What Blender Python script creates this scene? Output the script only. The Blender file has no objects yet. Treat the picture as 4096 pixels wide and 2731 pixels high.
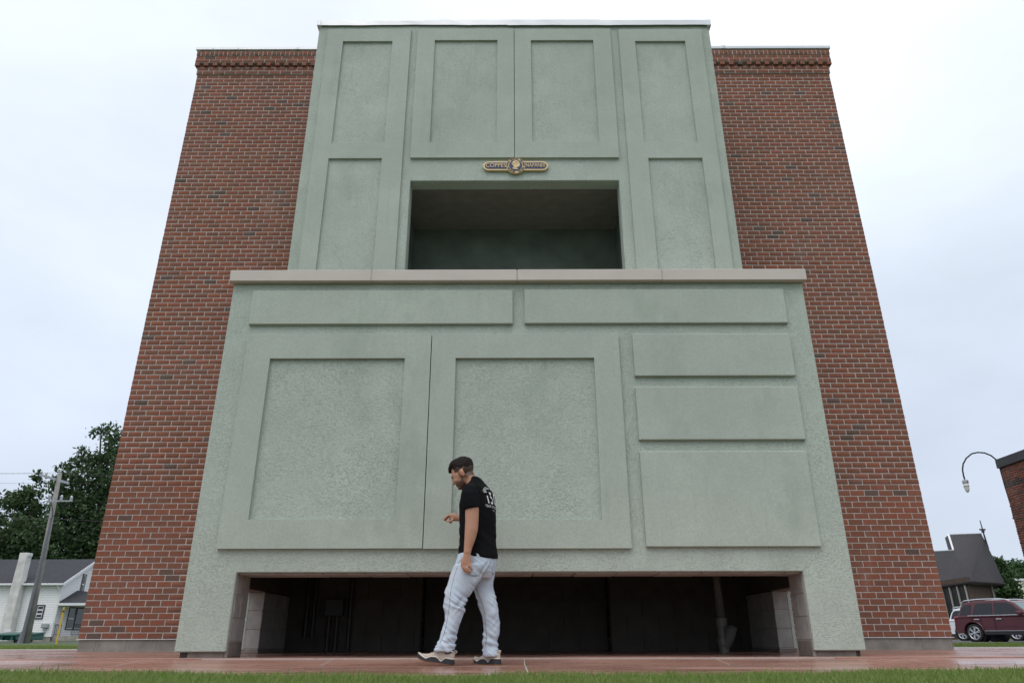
import bpy, bmesh, math, random
import numpy as np
from mathutils import Vector, Matrix, noise as mnoise
random.seed(7)
rng = np.random.default_rng(11)
R = math.radians
scene = bpy.context.scene
COL = scene.collection

# ------------------------------------------------------------------ camera, sky, sun, exposure
F_PX, PITCH, ROLL, CAM_Z = 2858.8, R(22.423), R(0.138), 0.17      # pixels of a 4096-wide frame
cam_data = bpy.data.cameras.new('camera')
cam_data.sensor_width = 36.0
cam_data.lens = F_PX / 4096 * 36.0
cam_data.clip_start = 0.05
cam_data.clip_end = 3000
cam_data.dof.use_dof = True
cam_data.dof.focus_distance = 7.0
cam_data.dof.aperture_fstop = 5.6
cam = bpy.data.objects.new('camera', cam_data)
cam.matrix_world = Matrix.Translation((0, 0, CAM_Z)) @ Matrix.Rotation(R(90) + PITCH, 4, 'X') @ Matrix.Rotation(-ROLL, 4, 'Z')
COL.objects.link(cam)
scene.camera = cam

SUN_EL, SUN_AZ = R(58), R(205)            # azimuth measured from +Y towards +X
world = bpy.data.worlds.new('World')
scene.world = world
world.use_nodes = True
wt = world.node_tree
wt.nodes.clear()
def wn(t, **k):
    n = wt.nodes.new(t)
    for a, b in k.items():
        setattr(n, a, b)
    return n
w_out = wn('ShaderNodeOutputWorld')
w_bg = wn('ShaderNodeBackground')
w_sky = wn('ShaderNodeTexSky', sky_type='NISHITA', sun_disc=False, sun_elevation=SUN_EL, sun_rotation=SUN_AZ,
           air_density=1.3, dust_density=4.0, ozone_density=1.5)
w_tc = wn('ShaderNodeTexCoord')
w_sep = wn('ShaderNodeSeparateXYZ')
w_ramp = wn('ShaderNodeValToRGB')          # overcast layer: luminance climbs from the horizon to the zenith
cr = w_ramp.color_ramp
cr.elements[0].position = 0.0
cr.elements[0].color = (5.2, 5.9, 7.1, 1)
cr.elements[1].position = 1.0
cr.elements[1].color = (14.5, 14.9, 15.3, 1)
for pos, colr in ((0.22, (6.3, 7.0, 8.2, 1)), (0.45, (7.6, 8.3, 9.4, 1)), (0.7, (8.9, 9.6, 10.6, 1))):
    e = cr.elements.new(pos)
    e.color = colr
w_map = wn('ShaderNodeMapping')
w_map.inputs['Scale'].default_value = (1.0, 1.0, 2.2)
w_map.inputs['Location'].default_value = (3.1, 0.7, 0.0)
w_noise = wn('ShaderNodeTexNoise')
w_noise.inputs['Scale'].default_value = 1.6
w_noise.inputs['Detail'].default_value = 5.0
w_noise.inputs['Roughness'].default_value = 0.5
w_mr = wn('ShaderNodeMapRange')
w_mr.inputs['From Min'].default_value = 0.3
w_mr.inputs['From Max'].default_value = 0.7
w_mr.inputs['To Min'].default_value = 0.84
w_mr.inputs['To Max'].default_value = 1.16
w_mul = wn('ShaderNodeMix', data_type='RGBA', blend_type='MULTIPLY')
w_mul.inputs[0].default_value = 1.0
w_mix = wn('ShaderNodeMix', data_type='RGBA')
w_mix.inputs[0].default_value = 0.85        # thick cloud cover, a little blue left
L = wt.links.new
L(w_tc.outputs['Generated'], w_sep.inputs[0])
L(w_sep.outputs['Z'], w_ramp.inputs[0])
L(w_tc.outputs['Generated'], w_map.inputs[0])
L(w_map.outputs[0], w_noise.inputs['Vector'])
L(w_noise.outputs[0], w_mr.inputs['Value'])
L(w_ramp.outputs[0], w_mul.inputs[6])
L(w_mr.outputs[0], w_mul.inputs[7])
L(w_sky.outputs[0], w_mix.inputs[6])
L(w_mul.outputs[2], w_mix.inputs[7])
L(w_mix.outputs[2], w_bg.inputs[0])
w_bg.inputs[1].default_value = 0.1
L(w_bg.outputs[0], w_out.inputs[0])

sun_data = bpy.data.lights.new('sun', 'SUN')
sun_data.energy = 0.7
sun_data.angle = R(40)
sun_data.color = (1.0, 0.97, 0.92)
sun = bpy.data.objects.new('sun', sun_data)
sun_dir = Vector((math.sin(SUN_AZ) * math.cos(SUN_EL), math.cos(SUN_AZ) * math.cos(SUN_EL), math.sin(SUN_EL)))
sun.rotation_euler = (-sun_dir).to_track_quat('-Z', 'Y').to_euler()
sun.location = (-5, -10, 20)
COL.objects.link(sun)
vs = scene.view_settings
vs.view_transform = 'Standard'
vs.look = 'None'
vs.exposure = 0.30
vs.gamma = 1.0
vs.use_curve_mapping = False

# ------------------------------------------------------------------ helpers
def at(px, py, Y):
    """pixel of the 4096-wide photograph -> point on the vertical plane y = Y"""
    a = (px - 2048) / F_PX
    b = (1365.5 - py) / F_PX
    cr_, sr_ = math.cos(ROLL), math.sin(ROLL)
    a, b = cr_ * a + sr_ * b, -sr_ * a + cr_ * b
    dy = math.cos(PITCH) - b * math.sin(PITCH)
    dz = math.sin(PITCH) + b * math.cos(PITCH)
    return Vector((a * Y / dy, Y, dz * Y / dy + CAM_Z))

def link(o, parent=None):
    COL.objects.link(o)
    if parent is not None:
        o.parent = parent
    return o

def tag(o, label=None, cat=None, group=None, kind=None):
    if label: o['label'] = label
    if cat: o['category'] = cat
    if group: o['group'] = group
    if kind: o['kind'] = kind
    return o

def empty(name, loc=(0, 0, 0), label=None, cat=None, group=None, rz=0.0):
    o = bpy.data.objects.new(name, None)
    o.location = loc
    o.rotation_euler = (0, 0, rz)
    o.empty_display_size = 0.3
    link(o)
    return tag(o, label, cat, group)

class MB:
    """collects geometry for one mesh; parts are written in world space and moved to their parent's frame"""
    def __init__(self):
        self.v, self.f, self.mi = [], [], []
    def add(self, vs_, fs, m=0):
        o = len(self.v)
        self.v += [tuple(p) for p in vs_]
        self.f += [tuple(i + o for i in f) for f in fs]
        self.mi += [m] * len(fs)
        return self
    def box(self, x0, x1, y0, y1, z0, z1, m=0):
        p = [(x, y, z) for z in (z0, z1) for y in (y0, y1) for x in (x0, x1)]
        return self.add(p, [(0, 2, 3, 1), (4, 5, 7, 6), (0, 1, 5, 4), (2, 6, 7, 3), (0, 4, 6, 2), (1, 3, 7, 5)], m)
    def obox(self, c, ax, ay, az, m=0):
        """oriented box from centre and three half-axis vectors"""
        c, ax, ay, az = Vector(c), Vector(ax), Vector(ay), Vector(az)
        p = [c + ax * i + ay * j + az * k for k in (-1, 1) for j in (-1, 1) for i in (-1, 1)]
        return self.add(p, [(0, 2, 3, 1), (4, 5, 7, 6), (0, 1, 5, 4), (2, 6, 7, 3), (0, 4, 6, 2), (1, 3, 7, 5)], m)
    def prism(self, pts, off, m=0):
        """polygon extruded along the vector off"""
        n = len(pts)
        off = Vector(off)
        a = [Vector(p) for p in pts]
        b = [p + off for p in a]
        fs = [tuple(range(n)), tuple(range(2 * n - 1, n - 1, -1))]
        fs += [(i, n + i, n + (i + 1) % n, (i + 1) % n) for i in range(n)]
        return self.add(a + b, fs, m)
    def rings(self, rings, closed=True, caps=True, m=0):
        n = len(rings[0])
        vs_ = [p for r in rings for p in r]
        fs = []
        for k in range(len(rings) - 1):
            for i in range(n if closed else n - 1):
                j = (i + 1) % n
                fs.append((k * n + i, k * n + j, (k + 1) * n + j, (k + 1) * n + i))
        if caps:
            fs.append(tuple(range(n - 1, -1, -1)))
            fs.append(tuple((len(rings) - 1) * n + i for i in range(n)))
        return self.add(vs_, fs, m)
    def ell(self, secs, n=18, m=0, pw=1.0):
        """loft through ellipses given as (centre, u, v)"""
        rr = []
        for c, u, v in secs:
            c, u, v = Vector(c), Vector(u), Vector(v)
            ring = []
            for i in range(n):
                t = 2 * math.pi * i / n
                ca, sa = math.cos(t), math.sin(t)
                ca = math.copysign(abs(ca) ** pw, ca)
                sa = math.copysign(abs(sa) ** pw, sa)
                ring.append(c + u * ca + v * sa)
            rr.append(ring)
        return self.rings(rr, m=m)
    def tube(self, pts, rad, n=8, m=0):
        pts = [Vector(p) for p in pts]
        if not hasattr(rad, '__len__'):
            rad = [rad] * len(pts)
        secs = []
        ref = None
        for i, p in enumerate(pts):
            t = (pts[min(i + 1, len(pts) - 1)] - pts[max(i - 1, 0)]).normalized()
            if ref is None:
                ref = t.orthogonal().normalized()
            u = (ref - t * ref.dot(t))
            u = u.normalized() if u.length > 1e-6 else t.orthogonal().normalized()
            ref = u
            secs.append((p, u * rad[i], t.cross(u) * rad[i]))
        return self.ell(secs, n=n, m=m)
    def ball(self, c, r, mat=None, n=12, k=8, m=0):
        c = Vector(c)
        rx, ry, rz = (r, r, r) if not hasattr(r, '__len__') else r
        vs_, fs = [], []
        for a in range(k + 1):
            ph = math.pi * a / k
            for b in range(n):
                t = 2 * math.pi * b / n
                p = Vector((rx * math.sin(ph) * math.cos(t), ry * math.sin(ph) * math.sin(t), rz * math.cos(ph)))
                vs_.append(c + (mat @ p if mat is not None else p))
        for a in range(k):
            for b in range(n):
                d = (b + 1) % n
                fs.append((a * n + b, (a + 1) * n + b, (a + 1) * n + d, a * n + d))
        return self.add(vs_, fs, m)
    def lathe(self, base, axis, prof, n=20, m=0):
        """prof: list of (distance along axis, radius)"""
        base, axis = Vector(base), Vector(axis).normalized()
        u = axis.orthogonal().normalized()
        v = axis.cross(u)
        return self.ell([(base + axis * d, u * max(r, 1e-4), v * max(r, 1e-4)) for d, r in prof], n=n, m=m)
    def mesh(self, name, parent=None, smooth=False):
        me = bpy.data.meshes.new(name)
        off = world_loc(parent) if parent is not None else Vector((0, 0, 0))
        me.from_pydata([(p[0] - off.x, p[1] - off.y, p[2] - off.z) for p in self.v], [], self.f)
        bm = bmesh.new()
        bm.from_mesh(me)
        bmesh.ops.remove_doubles(bm, verts=bm.verts, dist=1e-6)
        bmesh.ops.recalc_face_normals(bm, faces=bm.faces)
        bm.to_mesh(me)
        bm.free()
        if smooth:
            me.polygons.foreach_set('use_smooth', [True] * len(me.polygons))
        return me
    def build(self, name, mat, parent=None, bevel=0.0, smooth=False, seg=1):
        me = self.mesh(name, parent, smooth)
        if len(me.polygons) == len(self.mi):
            me.polygons.foreach_set('material_index', self.mi)
        for m_ in (mat if isinstance(mat, (list, tuple)) else [mat]):
            me.materials.append(m_)
        o = bpy.data.objects.new(name, me)
        link(o, parent)
        if bevel > 0:
            b = o.modifiers.new('bevel', 'BEVEL')
            b.width = bevel
            b.segments = seg
            b.limit_method = 'ANGLE'
            b.angle_limit = R(40)
        return o

def world_loc(o):
    p = Vector((0, 0, 0))
    while o is not None:
        p = p + Vector(o.location)
        o = o.parent
    return p

def mesh_np(name, V, Fq, mat, parent=None, smooth=False):
    """fast mesh from numpy arrays: V (n,3), Fq (m,k)"""
    me = bpy.data.meshes.new(name)
    k = Fq.shape[1]
    me.vertices.add(len(V))
    me.vertices.foreach_set('co', np.ascontiguousarray(V, dtype=np.float32).ravel())
    me.loops.add(Fq.size)
    me.loops.foreach_set('vertex_index', np.ascontiguousarray(Fq, dtype=np.int32).ravel())
    me.polygons.add(len(Fq))
    me.polygons.foreach_set('loop_start', np.arange(0, Fq.size, k, dtype=np.int32))
    if smooth:
        me.polygons.foreach_set('use_smooth', np.ones(len(Fq), dtype=bool))
    me.update(calc_edges=True)
    me.validate()
    me.materials.append(mat)
    o = bpy.data.objects.new(name, me)
    return link(o, parent)

def text_mesh(s, size, extrude, align='CENTER', sub=False):
    cu = bpy.data.curves.new('lettering', 'FONT')
    cu.body = s
    cu.size = size
    cu.extrude = extrude
    cu.align_x = align
    cu.align_y = 'CENTER'
    cu.resolution_u = 3
    o = bpy.data.objects.new('lettering', cu)
    COL.objects.link(o)
    dg = bpy.context.evaluated_depsgraph_get()
    me = bpy.data.meshes.new_from_object(o.evaluated_get(dg))
    bpy.data.objects.remove(o)
    bpy.data.curves.remove(cu)
    return me

# ------------------------------------------------------------------ materials
class Mat:
    def __init__(self, name):
        self.m = bpy.data.materials.new(name)
        self.m.use_nodes = True
        self.t = self.m.node_tree
        self.b = self.t.nodes['Principled BSDF']
        self.coord = None
    def n(self, t, **k):
        nd = self.t.nodes.new(t)
        for a, b in k.items():
            setattr(nd, a, b)
        return nd
    def l(self, a, b):
        self.t.links.new(a, b)
    def co(self, scale=(1, 1, 1), which='Object', rot=(0, 0, 0)):
        if self.coord is None:
            self.coord = self.n('ShaderNodeTexCoord')
        mp = self.n('ShaderNodeMapping')
        mp.inputs['Scale'].default_value = scale
        mp.inputs['Rotation'].default_value = rot
        self.l(self.coord.outputs[which], mp.inputs[0])
        return mp.outputs[0]
    def noise(self, scale, detail=4, rough=0.55, vec=None, dist=0.0):
        nd = self.n('ShaderNodeTexNoise')
        nd.inputs['Scale'].default_value = scale
        nd.inputs['Detail'].default_value = detail
        nd.inputs['Roughness'].default_value = rough
        nd.inputs['Distortion'].default_value = dist
        self.l(vec if vec is not None else self.co(), nd.inputs['Vector'])
        return nd.outputs[0]
    def ramp(self, fac, stops):
        nd = self.n('ShaderNodeValToRGB')
        r = nd.color_ramp
        while len(r.elements) < len(stops):
            r.elements.new(0.5)
        for e, (p, c) in zip(r.elements, stops):
            e.position = p
            e.color = (*c, 1) if len(c) == 3 else c
        self.l(fac, nd.inputs[0])
        return nd.outputs[0]
    def mr(self, v, a, b, c, d):
        nd = self.n('ShaderNodeMapRange')
        for i, x in zip(('From Min', 'From Max', 'To Min', 'To Max'), (a, b, c, d)):
            nd.inputs[i].default_value = x
        self.l(v, nd.inputs['Value'])
        return nd.outputs[0]
    def mix(self, fac, a, b, mode='MIX'):
        nd = self.n('ShaderNodeMix', data_type='RGBA', blend_type=mode)
        for s, x in ((0, fac), (6, a), (7, b)):
            if isinstance(x, (int, float)):
                nd.inputs[s].default_value = x
            elif isinstance(x, (tuple, list)):
                nd.inputs[s].default_value = (*x, 1) if len(x) == 3 else x
            else:
                self.l(x, nd.inputs[s])
        return nd.outputs[2]
    def math(self, op, a, b=0.0):
        nd = self.n('ShaderNodeMath', operation=op)
        for i, x in enumerate((a, b)):
            if isinstance(x, (int, float)):
                nd.inputs[i].default_value = x
            else:
                self.l(x, nd.inputs[i])
        return nd.outputs[0]
    def bump(self, h, strength=0.3, dist=0.01):
        nd = self.n('ShaderNodeBump')
        nd.inputs['Strength'].default_value = strength
        nd.inputs['Distance'].default_value = dist
        self.l(h, nd.inputs['Height'])
        self.l(nd.outputs[0], self.b.inputs['Normal'])
    def set(self, **k):
        names = dict(color='Base Color', rough='Roughness', metal='Metallic', spec='Specular IOR Level', trans='Transmission Weight',
                     coat='Coat Weight', ior='IOR', alpha='Alpha', sub='Subsurface Weight')
        for a, x in k.items():
            s = self.b.inputs[names[a]]
            if isinstance(x, (int, float)):
                s.default_value = x
            elif isinstance(x, (tuple, list)):
                s.default_value = (*x, 1) if len(x) == 3 else x
            else:
                self.l(x, s)
        return self

def plain(name, color, rough=0.6, metal=0.0, var=0.12, scale=8.0, bump=0.0, bscale=60.0, spec=0.5, coat=0.0):
    m = Mat(name)
    nz = m.noise(scale, 5)
    lo = tuple(c * (1 - var) for c in color)
    hi = tuple(min(1, c * (1 + var)) for c in color)
    m.set(color=m.ramp(nz, [(0.3, lo), (0.7, hi)]), rough=rough, metal=metal, spec=spec, coat=coat)
    if bump:
        m.bump(m.noise(bscale, 3), bump, 0.004)
    return m.m

def stucco(name, base, rough_tex):
    m = Mat(name)
    big = m.noise(0.55, 6, 0.62)
    mid = m.noise(3.2, 6, 0.65)
    c1 = tuple(x * 0.90 for x in base)
    c2 = tuple(x * 1.06 for x in base)
    c = m.ramp(big, [(0.34, c1), (0.62, c2)])
    c = m.mix(m.mr(mid, 0.35, 0.7, 0.0, 0.34), c, tuple(x * 0.76 for x in base))
    grain = m.noise(40, 4, 0.75)
    c = m.mix(m.mr(grain, 0.40, 0.66, 0.0, 0.30), c, tuple(x * 0.70 for x in base))
    blot = m.noise(1.1, 7, 0.7, m.co((1, 1, 0.55)))
    c = m.mix(m.mr(blot, 0.55, 0.68, 0.0, 0.46), c, (base[0] * 0.62, base[1] * 0.66, base[2] * 0.63))
    streak = m.noise(1.0, 5, 0.6, m.co((7.0, 7.0, 0.35)))
    c = m.mix(m.mr(streak, 0.55, 0.8, 0.0, 0.16), c, tuple(x * 1.22 for x in base))
    drip = m.noise(1.0, 5, 0.65, m.co((16.0, 16.0, 0.5)))
    c = m.mix(m.mr(drip, 0.56, 0.76, 0.0, 0.26), c, (base[0] * 0.70, base[1] * 0.74, base[2] * 0.70))
    if rough_tex:
        worm = m.noise(62, 3, 0.6, m.co((1, 1, 1.4)), 0.8)
        pit = m.mr(worm, 0.50, 0.62, 0.0, 1.0)
        patch = m.mr(m.noise(2.3, 3, 0.5), 0.35, 0.62, 0.55, 1.0)
        pit = m.math('MULTIPLY', pit, patch)
        c = m.mix(m.math('MULTIPLY', pit, 0.44), c, tuple(x * 0.50 for x in base))
        h = m.math('SUBTRACT', 1.0, pit)
        m.bump(m.math('ADD', h, m.math('MULTIPLY', m.noise(140, 2), 0.5)), 0.6, 0.006)
    else:
        g = m.noise(105, 3, 0.7)
        c = m.mix(m.mr(g, 0.42, 0.68, 0.0, 0.42), c, tuple(x * 0.62 for x in base))
        m.bump(m.math('ADD', g, m.math('MULTIPLY', m.noise(22, 4), 0.6)), 0.5, 0.004)
    m.set(color=c, rough=0.92, spec=0.25)
    return m.m

def brick_mat(name, reds, darks, darkness=0.08, stain=0.14):
    m = Mat(name)
    oi = m.n('ShaderNodeObjectInfo')
    ge = m.n('ShaderNodeNewGeometry')
    t = m.math('FRACT', m.math('ADD', m.math('MULTIPLY', oi.outputs['Random'], 7.31), ge.outputs['Random Per Island']))
    t2 = m.math('FRACT', m.math('MULTIPLY', t, 17.7))
    c = m.ramp(t, [(i / (len(reds) - 1), r) for i, r in enumerate(reds)])
    isd = m.math('GREATER_THAN', t2, 1 - darkness)
    c = m.mix(isd, c, m.ramp(t, [(0.0, darks[0]), (1.0, darks[1])]))
    pos = ge.outputs['Position']
    def wco(sc):
        mp = m.n('ShaderNodeMapping')
        mp.inputs['Scale'].default_value = sc
        m.l(pos, mp.inputs[0])
        return mp.outputs[0]
    fine = m.noise(38, 6, 0.7, wco((1, 1, 2.2)))
    c = m.mix(m.mr(fine, 0.42, 0.72, 0.0, 0.42), c, (0.05, 0.024, 0.018))
    spot = m.noise(130, 3, 0.6, wco((1, 1, 1)))
    c = m.mix(m.mr(spot, 0.62, 0.74, 0.0, 0.6), c, (0.035, 0.02, 0.016))
    haze = m.noise(0.8, 6, 0.6, wco((1.4, 1, 0.8)))
    c = m.mix(m.mr(haze, 0.45, 0.75, 0.0, stain), c, (0.30, 0.20, 0.17))
    drift = m.noise(0.35, 4, 0.6, wco((1.0, 1, 0.7)))
    c = m.mix(m.mr(drift, 0.45, 0.68, 0.0, 0.16), c, (0.12, 0.055, 0.040))
    eff = m.noise(1.3, 7, 0.72, wco((1.0, 1, 0.45)))
    c = m.mix(m.mr(eff, 0.60, 0.74, 0.0, 0.22), c, (0.42, 0.34, 0.30))
    m.set(color=c, rough=0.85, spec=0.3)
    m.bump(m.math('ADD', m.noise(70, 4, 0.7, wco((1, 1, 1.8))), m.math('MULTIPLY', spot, 0.8)), 0.7, 0.005)
    return m.m

G = (0.488, 0.543, 0.470)
M = {}
M['stucco_rough'] = stucco('green_rough_stucco', G, True)
M['stucco_smooth'] = stucco('green_fine_stucco', (0.462, 0.510, 0.440), False)
M['brick'] = brick_mat('red_clay_brick', [(0.268, 0.104, 0.062), (0.225, 0.096, 0.061), (0.295, 0.103, 0.060), (0.245, 0.092, 0.056), (0.200, 0.094, 0.064)],
                       [(0.115, 0.078, 0.062), (0.15, 0.10, 0.08)], 0.04)
M['old_brick'] = brick_mat('weathered_red_brick', [(0.24, 0.07, 0.045), (0.17, 0.05, 0.04), (0.28, 0.09, 0.055), (0.13, 0.045, 0.04)],
                           [(0.07, 0.045, 0.04), (0.09, 0.06, 0.055)], 0.12, 0.1)
M['black_brick'] = brick_mat('tarred_brick', [(0.035, 0.033, 0.035), (0.05, 0.045, 0.045)], [(0.03, 0.03, 0.03), (0.05, 0.045, 0.04)], 0.1, 0.05)
M['mortar'] = plain('grey_mortar', (0.46, 0.43, 0.395), 0.95, var=0.16, scale=14, bump=0.5, bscale=150)
M['cmu'] = plain('grey_concrete_block', (0.36, 0.345, 0.32), 0.95, var=0.16, scale=9, bump=0.9, bscale=170)
M['cmu_wet'] = plain('damp_concrete_block', (0.21, 0.18, 0.155), 0.95, var=0.25, scale=7, bump=0.9, bscale=170)
M['cmu_joint'] = plain('block_mortar', (0.36, 0.33, 0.29), 0.95, bump=0.4)
M['foundation'] = plain('weathered_foundation_block', (0.25, 0.235, 0.21), 0.92, var=0.25, scale=5, bump=0.8, bscale=150)
M['dark_cmu'] = plain('shade_darkened_block', (0.080, 0.070, 0.060), 0.95, var=0.15, scale=5, bump=0.6, bscale=150)  # grey block with the crawl space shade put into its colour
M['concrete'] = plain('cast_concrete', (0.30, 0.28, 0.245), 0.9, var=0.2, scale=3, bump=0.4, bscale=80)
M['membrane'] = plain('black_roof_membrane', (0.03, 0.03, 0.03), 0.6)
M['dimmed_concrete'] = plain('dimmed_concrete_plank', (0.20, 0.185, 0.165), 0.9, var=0.10, scale=6, bump=0.4, bscale=80)  # concrete darkened in colour to stand for the niche's low light
M['limestone'] = plain('pale_limestone', (0.56, 0.495, 0.445), 0.8, var=0.05, scale=3, bump=0.25, bscale=120)
M['metal_white'] = plain('white_sheet_metal', (0.70, 0.71, 0.73), 0.35, 0.2, var=0.05, scale=3)
M['metal_grey'] = plain('galvanised_metal', (0.42, 0.43, 0.44), 0.4, 0.7, var=0.15, scale=6)
M['metal_dark'] = plain('dark_bronze_metal', (0.035, 0.033, 0.034), 0.45, 0.3, var=0.2)
M['black_steel'] = plain('black_steel', (0.015, 0.015, 0.016), 0.4, 0.4)
M['pvc'] = plain('shade_darkened_pvc', (0.15, 0.145, 0.13), 0.4, var=0.06)  # pale plastic, its colour darkened for the shade of the low opening
M['gold'] = plain('satin_gold', (0.56, 0.43, 0.23), 0.42, 0.35, var=0.08, scale=20)
M['navy'] = plain('navy_enamel', (0.030, 0.036, 0.105), 0.5, var=0.1, scale=20)
M['navy_ink'] = plain('dark_engraving', (0.05, 0.035, 0.03), 0.6)
M['groove'] = plain('dark_gap_strip', (0.05, 0.055, 0.05), 0.9)  # thin dark strip set between the two doors of a pair

def siding_mat(name, color, pitch=0.105):
    m = Mat(name)
    sx = m.n('ShaderNodeSeparateXYZ')
    m.l(m.co(), sx.inputs[0])
    saw = m.math('FRACT', m.math('MULTIPLY', sx.outputs[2], 1 / pitch))
    nz = m.noise(0.7, 5)
    cc = m.ramp(nz, [(0.3, tuple(c * 0.93 for c in color)), (0.7, color)])
    cc = m.mix(m.math('LESS_THAN', saw, 0.14), cc, tuple(c * 0.55 for c in color))
    m.set(color=cc, rough=0.6)
    m.bump(m.math('SUBTRACT', 1.0, saw), 1.0, 0.02)
    return m.m
M['siding'] = siding_mat('white_clapboard', (0.84, 0.84, 0.83), 0.14)

def shingle_mat(name, color, light):
    m = Mat(name)
    v = m.co((2.6, 2.6, 6.5))
    nz = m.noise(2.0, 6, 0.7, v)
    nb = m.noise(0.25, 4, 0.6)
    c = m.ramp(nz, [(0.3, tuple(x * 0.7 for x in color)), (0.75, light)])
    c = m.mix(m.mr(nb, 0.4, 0.7, 0, 0.4), c, tuple(x * 0.75 for x in color))
    m.set(color=c, rough=0.9, spec=0.3)
    m.bump(nz, 0.5, 0.03)
    return m.m
M['shingle'] = shingle_mat('grey_asphalt_shingle', (0.042, 0.043, 0.050), (0.070, 0.071, 0.080))
M['shingle_brown'] = shingle_mat('dark_brown_shingle', (0.036, 0.033, 0.036), (0.062, 0.057, 0.061))
M['trim'] = plain('white_trim', (0.74, 0.74, 0.75), 0.5, var=0.06)
M['plaster'] = plain('white_washed_chimney', (0.62, 0.61, 0.58), 0.9, var=0.18, scale=1.5, bump=0.5, bscale=12)
M['window_glass'] = plain('dark_window_glass', (0.02, 0.025, 0.03), 0.06, var=0.3, scale=1.0, spec=0.6)
M['window_black'] = plain('black_window_casing', (0.02, 0.02, 0.022), 0.5)
M['wood_pole'] = plain('weathered_pole_wood', (0.27, 0.255, 0.24), 0.9, var=0.2, scale=3)
M['conduit_grey'] = plain('grey_plastic_guard', (0.15, 0.155, 0.175), 0.5)
M['yellow'] = plain('yellow_plastic', (0.70, 0.42, 0.03), 0.4)
M['bin_green'] = plain('green_painted_steel', (0.012, 0.085, 0.065), 0.4, var=0.2)
M['brown_brick_far'] = plain('brown_brick_wall', (0.085, 0.055, 0.042), 0.9, var=0.25, scale=4)
M['mullion'] = plain('pale_mullion', (0.42, 0.40, 0.36), 0.6)
M['cream_wall'] = plain('cream_metal_wall', (0.62, 0.60, 0.54), 0.6, var=0.04, scale=0.3)
M['bark'] = plain('tree_bark', (0.075, 0.058, 0.045), 0.95, var=0.3, scale=6, bump=0.6, bscale=20)

def leaf_mat(name, cols, transl=0.3, patch=0.35, tint=(0.060, 0.100, 0.034)):
    m = Mat(name)
    ge = m.n('ShaderNodeNewGeometry')
    c = m.ramp(ge.outputs['Random Per Island'], [(i / (len(cols) - 1), x) for i, x in enumerate(cols)])
    pn = m.n('ShaderNodeTexNoise')
    pn.inputs['Scale'].default_value = patch
    pn.inputs['Detail'].default_value = 4
    m.l(ge.outputs['Position'], pn.inputs['Vector'])
    c = m.mix(m.mr(pn.outputs[0], 0.35, 0.65, 0.0, 0.55), c, tint)
    m.set(color=c, rough=0.6, spec=0.3)
    tr = m.n('ShaderNodeBsdfTranslucent')
    m.l(c, tr.inputs[0])
    ms = m.n('ShaderNodeMixShader')
    ms.inputs[0].default_value = transl
    out = m.t.nodes['Material Output']
    m.l(m.b.outputs[0], ms.inputs[1])
    m.l(tr.outputs[0], ms.inputs[2])
    m.l(ms.outputs[0], out.inputs[0])
    return m.m
M['leaf_dark'] = leaf_mat('dark_green_leaves', [(0.034, 0.064, 0.030), (0.054, 0.098, 0.040), (0.080, 0.130, 0.052), (0.042, 0.080, 0.036)])
M['leaf_mid'] = leaf_mat('mid_green_leaves', [(0.028, 0.065, 0.022), (0.045, 0.095, 0.030), (0.060, 0.115, 0.036)])
M['grass'] = leaf_mat('lawn_grass', [(0.120, 0.215, 0.038), (0.165, 0.270, 0.050), (0.220, 0.330, 0.072), (0.130, 0.230, 0.040), (0.32, 0.34, 0.14), (0.150, 0.255, 0.050)], 0.42, 2.2, (0.26, 0.29, 0.09))
M['turf'] = plain('turf_soil', (0.060, 0.090, 0.026), 0.95, var=0.35, scale=30, bump=0.6, bscale=90)
M['asphalt'] = plain('asphalt', (0.055, 0.055, 0.058), 0.75, var=0.2, scale=2, bump=0.4, bscale=120)
M['sidewalk'] = plain('grey_sidewalk_concrete', (0.36, 0.345, 0.32), 0.55, var=0.12, scale=1.2, bump=0.3, bscale=90)

def paving():
    m = Mat('wet_red_coloured_concrete')
    ge = m.n('ShaderNodeNewGeometry')
    def wco(sc):
        mp = m.n('ShaderNodeMapping')
        mp.inputs['Scale'].default_value = sc
        m.l(ge.outputs['Position'], mp.inputs[0])
        return mp.outputs[0]
    a = m.noise(1.0, 6, 0.65, wco((0.9, 3.0, 1)))
    b = m.noise(1.0, 5, 0.7, wco((3.0, 30.0, 1)))
    c = m.ramp(a, [(0.3, (0.27, 0.128, 0.092)), (0.7, (0.40, 0.225, 0.175))])
    c = m.mix(m.mr(b, 0.5, 0.75, 0, 0.50), c, (0.17, 0.070, 0.048))
    pale = m.noise(0.6, 4, 0.6, wco((0.7, 1.6, 1)))
    c = m.mix(m.mr(pale, 0.5, 0.72, 0, 0.40), c, (0.50, 0.33, 0.28))
    wet = m.noise(0.8, 5, 0.6, wco((0.8, 2.5, 1)))
    m.set(color=c, rough=m.mr(wet, 0.38, 0.62, 0.10, 0.42), spec=0.5)
    m.bump(m.math('ADD', b, m.noise(60, 3, 0.6, wco((1, 1, 1)))), 0.18, 0.004)
    return m.m
M['paving'] = paving()
M['joint'] = plain('pale_joint_sealant', (0.42, 0.36, 0.33), 0.8)

# ------------------------------------------------------------------ ground, pavement, lawn
def sheet(name, x0, x1, y0, y1, z, mat, kind='structure', cuts=1):
    mb = MB()
    for i in range(cuts):
        a, b = x0 + (x1 - x0) * i / cuts, x0 + (x1 - x0) * (i + 1) / cuts
        mb.add([(a, y0, z), (b, y0, z), (b, y1, z), (a, y1, z)], [(0, 1, 2, 3)])
    o = mb.build(name, mat)
    if kind: o['kind'] = kind
    return o
sheet('ground', -900, 900, -300, 1600, -0.10, M['turf'])
sheet('lawn', -14, 14, -4, 6.3, -0.090, M['turf'])
sheet('parking_lot', 9, 70, 23.5, 52, -0.096, M['asphalt'])
sheet('side_street', -90, -8, 44, 52, -0.096, M['asphalt'])

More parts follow.
